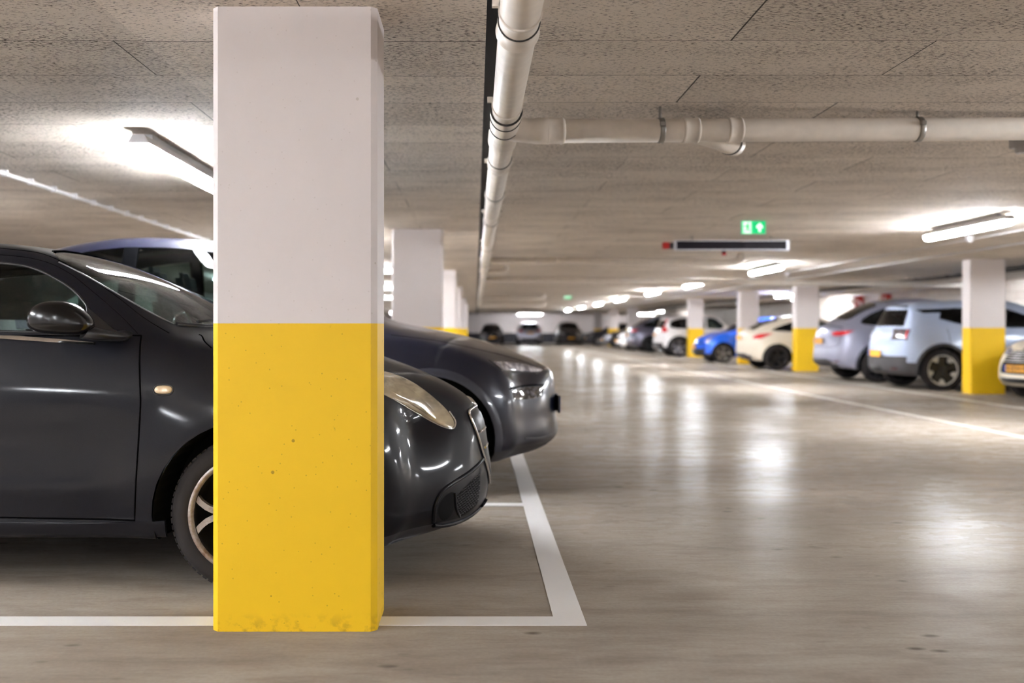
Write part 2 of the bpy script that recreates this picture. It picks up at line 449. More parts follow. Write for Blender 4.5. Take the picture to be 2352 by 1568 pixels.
# ---------------------------------------------------------------- pipes
M_PIPE = plain('ivory_pvc', lin(226, 216, 205), .38)
M_SEAL = plain('black_rubber_seal', lin(40, 36, 34), .6)
M_ZINC = plain('zinc_clamp', lin(150, 145, 138), .4, .8)
M_CONDUIT = plain('pale_conduit', lin(200, 196, 196), .5)
def ring_part(name, c, d, r, half, parent, mat=None, lip=True, seal=True):
    """a socket or clamp round a pipe: c centre, d direction, r outer radius"""
    bm = bmesh.new(); c = Vector(c); d = Vector(d).normalized()
    pts = [c-d*half, c-d*half*.75, c-d*half*.7, c+d*half*.6, c+d*half*.7, c+d*half]
    rr = [r-.004, r, r-.002, r-.002, r+.004 if lip else r, r-.003]
    tube(bm, pts, rr, 40)
    o = obj(name, bm, mat or M_PIPE, parent)
    if seal:
        bm = bmesh.new(); tube(bm, [c-d*(half+.004), c-d*(half-.002)], r-.0005, 40); obj('seal', bm, M_SEAL, o)
    return o
main = empty('drain_pipe', (.1485, 0, 0), 0, 'large ivory drain pipe running down the aisle under the dark ceiling joint', 'pipe')
PR, PZ = .0725, EYE+1.057
bm = bmesh.new(); tube(bm, [(0, y, PZ) for y in (-4, 3.33, 4.7, 19)], PR-.003, 48); tube(bm, [(0, 19, PZ), (0, 45, PZ)], PR-.008, 32)
obj('pipe_run', bm, M_PIPE, main)
Yv = Vector((0, 1, 0))
for y in (3.36, 6.05, 7.6, 9.45, 12.5, 15.6):
    o = ring_part('pipe_socket', (0, y+.07, PZ), (0, 1, 0), PR+.0025, .07, main)
for y in (3.25, 4.62, 6.3, 9.0, 12.0, 15.0, 18.0):
    bm = bmesh.new(); tube(bm, [(0, y-.012, PZ), (0, y+.012, PZ)], PR+.002, 40)
    box(bm, -PR-.022, -PR+.004, y-.012, y+.012, PZ+.01, PZ+.035); box(bm, PR-.004, PR+.022, y-.012, y+.012, PZ+.01, PZ+.035)
    box(bm, -.006, .006, y-.006, y+.006, PZ+PR, CEIL+.1 if False else CEIL-.002)
    obj('pipe_clamp', bm, M_PIPE, main)
# branch fitting
bm = bmesh.new()
tube(bm, [(0, 4.74, PZ), (0, 4.76, PZ), (0, 4.83, PZ), (0, 4.84, PZ), (0, 5.3, PZ), (0, 5.34, PZ), (0, 5.5, PZ), (0, 5.51, PZ)],
     [PR+.002, PR+.006, PR+.006, PR+.003, PR+.003, PR+.008, PR+.008, PR], 48)
BZ = EYE+1.035; BY = 5.13
tube(bm, [(.0, BY, PZ-.005), (.10, BY, BZ+.004), (.155, BY, BZ), (.16, BY, BZ), (.235, BY, BZ), (.24, BY, BZ), (.27, BY, BZ)],
     [.064, .064, .064, .0685, .0685, .064, .0625], 40)
te = obj('branch_fitting', bm, M_PIPE, main)
for y in (4.735, 4.87, 5.08):
    bm = bmesh.new(); tube(bm, [(0, y, PZ), (0, y+.006, PZ)], PR+.0066, 48); obj('seal', bm, M_SEAL, te)

cross = empty('drain_pipe', (0, 0, 0), 0, 'ivory drain pipe crossing the aisle ceiling from the big pipe, with Y branch', 'pipe')
def bp(x):   # centre line of the cross pipe: it rises a little to the side
    return Vector((x, BY+(x-.4)*.085, BZ+(x-.4)*.022))
bm = bmesh.new(); tube(bm, [bp(x) for x in (.39, 1.5, 2.6, 3.8, 5.6)], .0615, 40); obj('pipe_run', bm, M_PIPE, cross)
dv = bp(2)-bp(1)
def sx(px, s=430.): return (px-1093)/s
for px, hf in ((1268, .05), (1575, .045), (1676, .04)):
    ring_part('pipe_socket', bp((px-1093)/425), dv, .068, hf, cross, seal=False)
for px in (1502, 2072, 2500):
    x = (px-1093)/(420 if px < 1900 else 410)
    c = bp(x); bm = bmesh.new(); d = dv.normalized()
    tube(bm, [c-d*.014, c-d*.004, c+d*.004, c+d*.014], [.065, .068, .065, .068], 40)
    tube(bm, [c+Vector((0, 0, .06)), Vector((c.x, c.y, CEIL-.001))], .007, 12)
    box(bm, c.x-.012, c.x+.012, c.y-.085, c.y-.055, c.z+.01, c.z+.03)
    obj('pipe_clamp', bm, M_ZINC, cross)
# the short Y branch behind the pipe
c0 = bp(1.12); bm = bmesh.new()
q = [c0+Vector((0, 0, -.002)), c0+Vector((.09, .05, -.012)), c0+Vector((.20, .13, -.022)), c0+Vector((.27, .20, -.024)), c0+Vector((.33, .32, -.012)), c0+Vector((.36, .42, .03)), c0+Vector((.37, .45, CEIL-.004-c0.z))]
tube(bm, q, [.05, .056, .056, .064, .066, .056, .056], 36); yb = obj('branch_fitting', bm, M_PIPE, cross)
bm = bmesh.new(); a, b_ = q[3], q[4]; dd = (b_-a).normalized(); tube(bm, [a+dd*.02, a+dd*.028], .0665, 36); tube(bm, [a+dd*.045, a+dd*.05], .067, 36); obj('seal', bm, M_SEAL, yb)

def simple_pipe(label, pts, r, socks=(), mat=M_PIPE, name='drain_pipe'):
    e = empty(name, (0, 0, 0), 0, label, 'pipe')
    bm = bmesh.new(); tube(bm, pts, r, 28); obj('pipe_run', bm, mat, e)
    for c, d in socks: ring_part('pipe_socket', c, d, r+.006, .06, e, seal=False, mat=mat)
    return e
z1 = EYE+1.06
simple_pipe('grey drain pipe crossing the aisle ceiling behind the display board, turning up at its end',
            [(.235, 15.2, z1), (3.8, 15.2, z1-.03), (4.0, 15.2, z1-.025), (4.08, 15.2, z1+.01), (4.10, 15.2, z1+.04), (4.10, 15.2, CEIL-.003)], .052, [((1.3, 15.2, z1-.01), (1, 0, 0)), ((3.6, 15.2, z1-.03), (1, 0, 0))])
simple_pipe('long ivory drain pipe crossing the whole aisle toward the pillar by the cream hatchback',
            [(.235, 21.0, z1), (7.3, 21.2, z1-.07), (9.2, 21.25, z1-.09), (11.5, 21.3, z1-.1)], .06, [((3.2, 21.06, z1-.03), (1, 0, 0)), ((5.7, 21.1, z1-.05), (1, 0, 0)), ((8.6, 21.24, z1-.085), (1, 0, 0))])
simple_pipe('short pipe stub with elbow beside the big drain pipe', [(.235, 18.2, z1), (.48, 18.2, z1), (.545, 18.2, z1+.015), (.57, 18.2, z1+.05), (.57, 18.2, CEIL-.003)], .05)
simple_pipe('far pipe crossing beside the big drain pipe near the second exit sign', [(.235, 33, z1-.02), (2.2, 33, z1-.03), (2.28, 33, z1), (2.3, 33, z1+.04), (2.3, 33, CEIL-.003)], .055)
simple_pipe('distant pipe across the ceiling before the end wall', [(.235, 44, z1-.02), (3.0, 44, z1-.02), (3.08, 44, z1), (3.1, 44, z1+.04), (3.1, 44, CEIL-.003)], .055)
# cable tubes with saddles, running down the garage
def conduit(label, x, y0, y1, z, r, step, sad=.012, mat=M_CONDUIT):
    e = empty('cable_conduit', (x, 0, 0), 0, label, 'conduit')
    bm = bmesh.new(); tube(bm, [(0, y0, z), (0, y1, z)], r, 12); obj('tube', bm, mat, e)
    y = y0+.2; first = None
    while y < y1 and y < 24:
        if first is None:
            bm = bmesh.new(); box(bm, -r-.006, r+.006, -.012, .012, z-r-.004, CEIL-.001); first = o = obj('saddle', bm, mat, e)
            o.location.y = y
        else:
            o = first.copy(); COL.objects.link(o); o.parent = e; o.location.y = y
        y += step
conduit('thin white cable conduit with saddles under the ceiling above the two dark cars', -3.48, 2, 24, CEIL-.03, .016, .42)
conduit('thin grey conduit along the ceiling beside the row of tube lights, over the detectors', 6.42, 3, 60, CEIL-.015, .010, 1.2)
conduit('grey conduit along the ceiling on the pillar side of the aisle', 7.35, 3, 60, CEIL-.02, .014, 1.2)
conduit('dark cable bundle under the ceiling behind the pale blue crossover', 10.2, 6, 60, CEIL-.05, .035, 1.5, mat=plain('dark_cable', lin(52, 48, 46), .6))
# concrete downstand along the bay
bm = bmesh.new(); box(bm, 10.5, 10.9, YB, YF, CEIL-.16, CEIL+.01); obj('ceiling_beam', bm, plain('beam_concrete', lin(176, 164, 152), .85), kind='structure')

# ---------------------------------------------------------------- signs, display, detectors
def emis(name, c, s):
    t = NT(name); t.set(Base_Color=c); t.b.inputs['Emission Color'].default_value = c; t.b.inputs['Emission Strength'].default_value = s; return t.m
M_GREEN = emis('lit_green', lin(0, 190, 112), .5); M_SWHITE = emis('lit_sign_white', lin(240, 255, 246), .45); M_MINT = emis('lit_mint', lin(90, 215, 150), .45)
def exit_sign(x, y, z, label):
    e = empty('exit_sign', (x, y, z), 0, label, 'exit sign', 'green lit exit signs')
    W, H = .135, .073
    bm = bmesh.new(); box(bm, -W, W, -.012, .012, -H, H, 0); box(bm, -.008, .008, -.01, .01, H, CEIL-z); obj('housing', bm, plain('sign_housing', lin(190, 200, 195), .4), e)
    bm = bmesh.new(); box(bm, -W+.004, -.012, -.0145, -.0125, -H+.004, H-.004, 1); box(bm, -.012, W-.004, -.0145, -.0125, -H+.004, H-.004, 0)
    obj('sign_face', bm, [M_GREEN, M_MINT], e)
    R = Matrix.Translation((0, -.0148, 0)) @ Matrix.Rotation(PI/2, 4, 'X')
    bm = bmesh.new()
    # arrow pointing up
    ar = [(-.040, .008), (-.024, .028), (0, .052), (.024, .028), (.040, .008), (.030, -.008), (.015, -.008), (.012, -.048), (-.012, -.048), (-.015, -.008), (-.030, -.008)]
    prism(bm, [(a+.066, b) for a, b in ar], 0, .001, 0, R)
    obj('arrow', bm, M_SWHITE, e)
    bm = bmesh.new(); prism(bm, [(-.108, -.062), (-.026, -.062), (-.026, .062), (-.108, .062)], 0, .0006, 0, R); dr = obj('doorway', bm, M_SWHITE, e)
    bm = bmesh.new(); R2 = Matrix.Translation((0, -.0156, 0)) @ Matrix.Rotation(PI/2, 4, 'X')
    cx = -.066
    man = [[(cx+.008+.011*math.cos(a*PI/5), .044+.011*math.sin(a*PI/5)) for a in range(10)],
           [(cx-.012, .028), (cx+.010, .030), (cx+.016, .0), (cx+.002, -.012), (cx-.010, .0)],
           [(cx-.012, .028), (cx-.036, .014), (cx-.034, .004), (cx-.012, .014)], [(cx+.01, .028), (cx+.030, .010), (cx+.026, .002), (cx+.010, .014)],
           [(cx+.002, -.008), (cx+.030, -.022), (cx+.024, -.05), (cx+.014, -.048), (cx+.018, -.028), (cx-.004, -.018)], [(cx-.010, .0), (cx-.012, -.026), (cx-.034, -.044), (cx-.028, -.052), (cx-.002, -.032), (cx+.002, -.008)]]
    for m in man: prism(bm, m, 0, .0006, 0, R2)
    obj('running_figure', bm, M_GREEN, e)
    return e
exit_sign(3.0, 10.6, EYE+1.095, 'green lit exit sign with upward arrow hanging in front of the dark display board')
exit_sign(3.28, 35, EYE+1.14, 'small distant green exit sign over the far end of the aisle')
e = empty('display_board', (3.26, 12.5, EYE+1.065), 0, 'long dark display board in a silver frame under the aisle ceiling', 'display board')
bm = bmesh.new()
box(bm, -.735, .735, -.03, .03, .052, .064); box(bm, -.735, .735, -.03, .03, -.064, -.052); box(bm, -.735, -.705, -.03, .03, -.052, .052); box(bm, .695, .735, -.03, .03, -.052, .052)
obj('frame', bm, plain('silver_frame', lin(205, 205, 212), .35, .5), e)
bm = bmesh.new(); box(bm, -.705, .695, -.02, .025, -.052, .052); obj('screen', bm, plain('dark_screen', lin(24, 18, 26), .5, spec=.2), e)
bm = bmesh.new()
for x in (-.5, .5): tube(bm, [(x, 0, .06), (x, 0, CEIL-EYE-1.065)], .012, 12)
obj('bracket', bm, M_ZINC, e)
M_REDL = emis('red_lamp', lin(150, 18, 14), .15)
e = empty('warning_light', (2.43, 12.5, EYE+1.06), 0, 'small red warning light at the end of the display board', 'warning light')
bm = bmesh.new(); box(bm, -.05, .035, -.04, .04, -.042, .042, 0, .008); obj('lens', bm, M_REDL, e)
bm = bmesh.new(); box(bm, .035, .09, -.035, .035, -.04, .04); obj('base', bm, plain('dark_base', lin(40, 34, 36), .5), e)
e = empty('sounder', (3.18, 12.55, EYE+.97), 0, 'tiny red sounder hanging under the middle of the display board', 'alarm')
bm = bmesh.new(); lathe(bm, [(.001, -.03), (.028, -.028), (.03, .0), (.02, .008)], 'z', 20); obj('red_cap', bm, M_REDL, e)
bm = bmesh.new(); tube(bm, [(0, 0, 0), (0, 0, .035)], .03, 20); obj('base', bm, plain('dark_base', lin(40, 34, 36), .5), e)
def detector(x, y, lab):
    e = empty('smoke_detector', (x, y, CEIL), 0, lab, 'detector', 'white ceiling detectors')
    bm = bmesh.new(); lathe(bm, [(.001, -.085), (.03, -.082), (.045, -.05), (.045, -.03), (.055, -.028), (.055, 0)], 'z', 24); obj('dome', bm, plain('white_plastic', lin(235, 232, 235), .4), e)
detector(6.25, 12.4, 'round white detector on the ceiling just above the closest aisle pillar')
detector(6.42, 20.2, 'round white detector on the ceiling beside the second aisle tube light')
e = empty('sensor_box', (3.34, 6.05, CEIL), 0, 'small grey box sensor under the ceiling just behind the crossing pipe', 'sensor')
bm = bmesh.new(); box(bm, -.035, .05, -.03, .03, -.062, 0, 0, .004); box(bm, -.02, .05, -.05, -.01, -.095, -.062, 0, .004); obj('case', bm, M_GREYPL, e)
bm = bmesh.new(); lathe(bm, [(.001, -.104), (.012, -.10), (.014, -.094)], 'z', 16, origin=(-.005, -.03, 0)); obj('eye', bm, plain('white_plastic', lin(235, 232, 235), .4), e)
M_RED = plain('sign_red', lin(176, 36, 32), .5)
for y, lab, nm in ((32.6, 'red and white fire extinguisher sign high on the pale block wall', 'fire_sign'), (30.4, 'dark red fire sign on the block wall closer to the silver coupe crossover', 'fire_sign')):
    e = empty(nm, (XR, y, 2.02), 0, lab, 'fire sign', 'red fire signs on the side wall')
    bm = bmesh.new(); box(bm, -.30, -.02, -.02, .02, -.17, .17); box(bm, -.02, 0, -.03, .03, -.1, .1); obj('board', bm, M_RED, e)
    bm = bmesh.new(); box(bm, -.25, -.20, -.022, -.02, -.1, .06); box(bm, -.24, -.21, -.022, -.02, .06, .1); box(bm, -.15, -.07, -.022, -.02, -.12, .0); obj('pictogram', bm, M_WHITE, e)
    bm = bmesh.new(); box(bm, -.42, -.31, -.018, .018, -.1, .08); obj('side_panel', bm, M_WHITE, e)
# ================================================================ cars
# Each car is lofted in its own metres: nose at x = 0, tail at x = -L, y to the sides, z up.
M_TYRE = plain('tyre_rubber', lin(44, 40, 40), .8, spec=.25)
M_LINER = plain('wheel_well_liner', lin(20, 19, 20), .9, spec=.2)
M_BLK = plain('black_trim', lin(26, 25, 27), .35)
M_CLAD = plain('grey_cladding', lin(58, 55, 57), .6)
M_SEAM = plain('panel_gap', lin(8, 8, 9), .9, spec=.0)
M_CHROME = plain('chrome', lin(215, 212, 210), .15, 1.)
M_SILV = plain('alloy_silver', lin(150, 146, 145), .35, .85)
M_SEAT = plain('seat_cloth', lin(52, 54, 54), .8)
M_HEADL = None
def mat_lamp_clear():
    t = NT('clear_lamp_lens'); t.set(Base_Color=lin(205, 205, 210), Roughness=.15, Metallic=.1)
    t.b.inputs['Coat Weight'].default_value = 1; v = t.n('ShaderNodeTexVoronoi'); v.inputs['Scale'].default_value = 22
    t.l(t.coords(world=False), v.inputs['Vector']); t.col(t.mix(t.ramp(v.outputs['Distance'], .1, .7), lin(225, 222, 228), lin(130, 126, 134))); return t.m
M_HEADL = mat_lamp_clear()
def mat_old_lamp():
    t = NT('clouded_lamp_lens'); P = t.coords((1.6, 1.6, 3), world=False)
    c = t.mix(t.ramp(t.noise(P, 3.2, 3), .38, .62), lin(206, 188, 156), lin(150, 138, 118)); c = t.mix(t.ramp(t.noise(P, 6.5, 4), .55, .7, 0, .6), c, lin(222, 206, 176))
    t.col(c); t.set(Roughness=.18, Metallic=.15); t.b.inputs['Coat Weight'].default_value = 1; t.b.inputs['Coat Roughness'].default_value = .12; return t.m
M_OLDLAMP = mat_old_lamp()
def mat_dark_lamp():
    t = NT('smoked_lamp_lens'); t.set(Base_Color=lin(40, 40, 46), Roughness=.05); t.b.inputs['Coat Weight'].default_value = 1
    v = t.n('ShaderNodeTexVoronoi'); v.inputs['Scale'].default_value = 30; t.l(t.coords(world=False), v.inputs['Vector'])
    t.col(t.mix(t.ramp(v.outputs['Distance'], .15, .6), lin(120, 118, 124), lin(26, 26, 30))); return t.m
M_SMOKE = mat_dark_lamp()
M_TAIL = plain('tail_lamp_red', lin(205, 12, 26), .3, coat=.4)
M_TAILD = plain('tail_lamp_dark_red', lin(86, 10, 18), .12, coat=1.)
M_AMBER = plain('indicator_lens', lin(206, 182, 150), .2, coat=1.)
M_PLATE = plain('plate_yellow', lin(246, 170, 36), .45)
M_PLBLUE = plain('plate_blue', lin(40, 70, 160), .45)
M_INK = plain('plate_ink', lin(30, 26, 22), .6)
G_CAR = glass('car_glass', (.80, .90, .86, 1), .9)
G_DARK = glass('privacy_glass', (.10, .11, .12, 1), .9)
G_MID = glass('tinted_glass', (.32, .40, .38, 1), .9)

def body_bm(S, lev):
    L = S['L']; T = lambda k, x: table(S[k], x)
    B, Br = S.get('bow', .3), S.get('bowr', .2)
    xf, xr = S['xf'], S['xr']; fy = S.get('fy', [.88, .955, .985, 1., .995])
    N = S.get('N', 26); J = 4
    xs = []
    for i in range(N+1):
        u = i/N; u = u-.055*math.sin(2*PI*u)      # denser at both ends
        xs.append(-L+L*u)
    def P(X, k, j, top=False):
        """cage point: level k (0-6), column j from the side (0) to the middle (J)"""
        a = 1-j/J
        hw = T('hw', X)
        zb, zs, zl, zr, zt = T('zbot', X), T('zsh', X), T('belt', X), T('rail', X), T('ztop', X)
        z = [zb, zb+.07, zb+(zs-zb)*.42, zb+(zs-zb)*.74, zs, zl, zr][k]
        y = [hw*fy[0], hw*fy[1], hw*fy[2], hw*fy[3], hw*fy[4], hw*T('bw', X), T('rw', X)][k]
        if j: y *= a
        if j and k >= 5:
            z += (zt-zr)*(1-a*a) if k == 6 else 0
        tF = max(0, (X+S.get('reach', .9))/S.get('reach', .9)); tR = max(0, (-L+S.get('reachr', .8)-X)/S.get('reachr', .8))
        x = X+tF*tF*(xf[k]-B*a**2.2)+tR*tR*(xr[k]+Br*a**2.4)
        return Vector((x, y, z))
    bm = bmesh.new(); cache = {}
    def V(p, s):
        key = (round(p.x, 5), round(p.y*s, 5), round(p.z, 5))
        if key not in cache: cache[key] = bm.verts.new((p.x, p.y*s, p.z))
        return cache[key]
    cr = bm.edges.layers.float.new('crease_edge')
    def Q(a, b, c, d, s):
        vs_ = [V(a, s), V(b, s), V(c, s), V(d, s)]
        if len(set(vs_)) < 4: return
        if s < 0: vs_.reverse()
        try: bm.faces.new(vs_)
        except ValueError: pass
    for s in (1, -1):
        for i in range(N):
            a, b = xs[i], xs[i+1]
            for k in range(6): Q(P(a, k, 0), P(a, k+1, 0), P(b, k+1, 0), P(b, k, 0), s)
            for j in range(J):
                Q(P(a, 6, j), P(a, 6, j+1), P(b, 6, j+1), P(b, 6, j), s)
                Q(P(a, 0, j), P(b, 0, j), P(b, 0, j+1), P(a, 0, j+1), s)
        for X, fl in ((xs[-1], False), (xs[0], True)):
            for k in range(6):
                for j in range(J):
                    q = [P(X, k, j), P(X, k+1, j), P(X, k+1, j+1), P(X, k, j+1)]
                    if fl: q.reverse()
                    Q(*q, s)
    bmesh.ops.remove_doubles(bm, verts=bm.verts, dist=1e-5)
    creases = S.get('crease', {0: .5, 4: .25, 5: .35})
    # crease along levels
    pos = {}
    for k, cv in creases.items():
        for i in range(N+1):
            for s in (1, -1):
                p = P(xs[i], k, 0); pos[(round(p.x, 4), round(p.y*s, 4), round(p.z, 4))] = (k, cv)
    for e in bm.edges:
        a, b = [pos.get((round(v.co.x, 4), round(v.co.y, 4), round(v.co.z, 4))) for v in e.verts]
        if a and b and a[0] == b[0] and abs(e.verts[0].co.y-e.verts[1].co.y) < .2: e[cr] = a[1]
    bmesh.ops.recalc_face_normals(bm, faces=bm.faces)
    me = bpy.data.meshes.new('cage'); bm.to_mesh(me); bm.free()
    o = bpy.data.objects.new('cage', me); COL.objects.link(o)
    md = o.modifiers.new('s', 'SUBSURF'); md.levels = md.render_levels = lev
    dg = bpy.context.evaluated_depsgraph_get(); dg.update()
    m2 = bpy.data.meshes.new_from_object(o.evaluated_get(dg))
    bm = bmesh.new(); bm.from_mesh(m2)
    bpy.data.objects.remove(o); bpy.data.meshes.remove(me); bpy.data.meshes.remove(m2)
    # wheel-arch flare
    for v in bm.verts:
        for wx in (S['wf'], S['wr']):
            R = S['arch']; d = math.hypot(v.co.x-wx, v.co.z-S['rw_'])
            if R-.12 < d < R+.20 and abs(v.co.y) > .45 and v.co.z < S['rw_']+R+.16:
                t = 1-abs(d-R-.01)/.19 if d > R else 1
                v.co.y += math.copysign(S.get('flare', .022)*max(0, t)**1.2, v.co.y)
    if 'sculpt' in S:
        for v in bm.verts: S['sculpt'](v)
    return bm

def inside(p, poly):
    c = False; j = len(poly)-1
    for i in range(len(poly)):
        a, b = poly[i], poly[j]
        if (a[1] > p[1]) != (b[1] > p[1]) and p[0] < (b[0]-a[0])*(p[1]-a[1])/(b[1]-a[1])+a[0]: c = not c
        j = i
    return c
AX = {'y': (0, 2), 'z': (0, 1), 'x': (1, 2)}
def cut(bm, poly, ax, flt):
    """score the surface along an outline seen along an axis"""
    ia, ib = AX[ax]; n = len(poly)
    px0, px1 = min(p[0] for p in poly)-.01, max(p[0] for p in poly)+.01; py0, py1 = min(p[1] for p in poly)-.01, max(p[1] for p in poly)+.01
    cand = set()
    for v in bm.verts:
        if px0-.06 < v.co[ia] < px1+.06 and py0-.06 < v.co[ib] < py1+.06: cand.update(v.link_faces)
    cand = {f for f in cand if flt(f.calc_center_median(), f.normal)}
    for i in range(n):
        a, b = poly[i], poly[(i+1) % n]
        dx, dy = b[0]-a[0], b[1]-a[1]
        if math.hypot(dx, dy) < 1e-5: continue
        m = .004
        lo = (min(a[0], b[0])-m, min(a[1], b[1])-m); hi = (max(a[0], b[0])+m, max(a[1], b[1])+m)
        fs = []
        for f in cand:
            us = [v.co[ia] for v in f.verts]
            if max(us) < lo[0] or min(us) > hi[0]: continue
            vs_ = [v.co[ib] for v in f.verts]
            if max(vs_) < lo[1] or min(vs_) > hi[1]: continue
            fs.append(f)
        if not fs: continue
        co = Vector((0, 0, 0)); co[ia], co[ib] = a[0], a[1]
        no = Vector((0, 0, 0)); no[ia], no[ib] = dy, -dx
        geo = set(fs)
        for f in fs: geo.update(f.edges); geo.update(f.verts)
        cand.difference_update(fs)
        r = bmesh.ops.bisect_plane(bm, geom=list(geo), dist=1e-5, plane_co=co, plane_no=no)
        cand.update(g for g in r['geom'] if isinstance(g, bmesh.types.BMFace) and g.is_valid)
def pick(bm, poly, ax, flt):
    ia, ib = AX[ax]; out = []
    for f in bm.faces:
        c = f.calc_center_median()
        if flt(c, f.normal) and inside((c[ia], c[ib]), poly): out.append(f)
    return out

class Car:
    pass
def frm(d, u):
    return Vector(d).normalized(), Vector(u).normalized()
def view(kind, s=-1, a=0.):
    """direction of looking and the sideways axis for outlines on a car's skin"""
    if kind == 'side': return frm((0, -s, 0), (1, 0, 0))
    if kind == 'front': return frm((-1, 0, 0), (0, s, 0))
    if kind == 'rear': return frm((1, 0, 0), (0, s, 0))
    a = math.radians(a)
    if kind == 'fcorner': return frm((-math.cos(a), -s*math.sin(a), 0), (-math.sin(a), s*math.cos(a), 0))
    if kind == 'rcorner': return frm((math.cos(a), -s*math.sin(a), 0), (math.sin(a), s*math.cos(a), 0))
def dense(pts, closed, step):
    out = []; n = len(pts)
    for i in range(n if closed else n-1):
        a, b = pts[i], pts[(i+1) % n]; k = max(1, int(math.dist(a[:2], b[:2])/step))
        out += [(a[0]+(b[0]-a[0])*j/k, a[1]+(b[1]-a[1])*j/k) for j in range(k)]
    if not closed: out.append(tuple(pts[-1][:2]))
    return out
def hit(C, d, u, p, ext=0.):
    o = -d*6+u*p[0]+Vector((0, 0, p[1]))
    h, n, _, _ = C.bvh.ray_cast(o, d)
    k = 0
    while h is None and k < 60:      # just past the edge of the body: come inwards until the skin is met
        k += 1
        o += u*(-.008 if (u.x > .5 and p[0] > -C.S['L']/2) or (u.x <= .5 and p[0] > 0) else .008)
        h, n, _, _ = C.bvh.ray_cast(o, d)
    if h is None: h, n, _, _ = C.bvh.find_nearest(o+d*5)
    return h-d*ext*0, n
def patch(C, name, vw, outline, off=.006, mat=None, smooth=4, parent=None, deep=.02, K=(0., .35, .65, .86, .95, 1.), push=0., **props):
    d, u = vw
    ol = crom(outline, True, smooth) if smooth else [p[:2] for p in outline]
    ol = dense(ol, True, .045)
    cx = sum(p[0] for p in ol)/len(ol); cz = sum(p[1] for p in ol)/len(ol)
    big = max(math.dist(p, (cx, cz)) for p in ol)
    if big > .16:
        m_ = int(big/.05)+1; K = sorted(set([i/m_ for i in range(m_+1)]+[.97]))
    bm = bmesh.new(); rings = []
    for f in K[1:]:
        r = []
        for p in ol:
            h, n = hit(C, d, u, (cx+(p[0]-cx)*f, cz+(p[1]-cz)*f)); h = h-d*(off*(1-f**8)+.0012-push); r.append(bm.verts.new(h))
        rings.append(r)
    h, n = hit(C, d, u, (cx, cz)); c = bm.verts.new(h-d*(off+.0012-push))
    m = len(ol)
    for k in range(m): bm.faces.new((c, rings[0][k], rings[0][(k+1) % m]))
    for a, b in zip(rings, rings[1:]):
        for k in range(m): bm.faces.new((a[k], b[k], b[(k+1) % m], a[(k+1) % m]))
    sk = [bm.verts.new(v.co+d*deep) for v in rings[-1]]
    for k in range(m): bm.faces.new((rings[-1][k], sk[k], sk[(k+1) % m], rings[-1][(k+1) % m]))
    bmesh.ops.recalc_face_normals(bm, faces=bm.faces)
    f0 = next(iter(c.link_faces))
    if f0.normal.dot(d) > 0: bmesh.ops.reverse_faces(bm, faces=bm.faces)
    o = obj(name, bm, mat, parent or C.e, smooth=True, **props)
    if not parent: o.location.x = C.S['L']/2
    return o
def strip(C, name, vw, pts, r=.0035, mat=None, sink=.0015, smooth=6, closed=False, parent=None, **props):
    d, u = vw; ol = dense(crom(pts, closed, smooth), closed, .05)
    if closed: ol.append(ol[0])
    q = []
    for p in ol:
        h, n = hit(C, d, u, p)
        if n.dot(d) > 0: n = -n
        q.append(h-n*sink)
    bm = bmesh.new(); tube(bm, q, r, 8)
    o = obj(name, bm, mat or M_SEAM, parent or C.e, **props)
    if not parent: o.location.x = C.S['L']/2
    return o

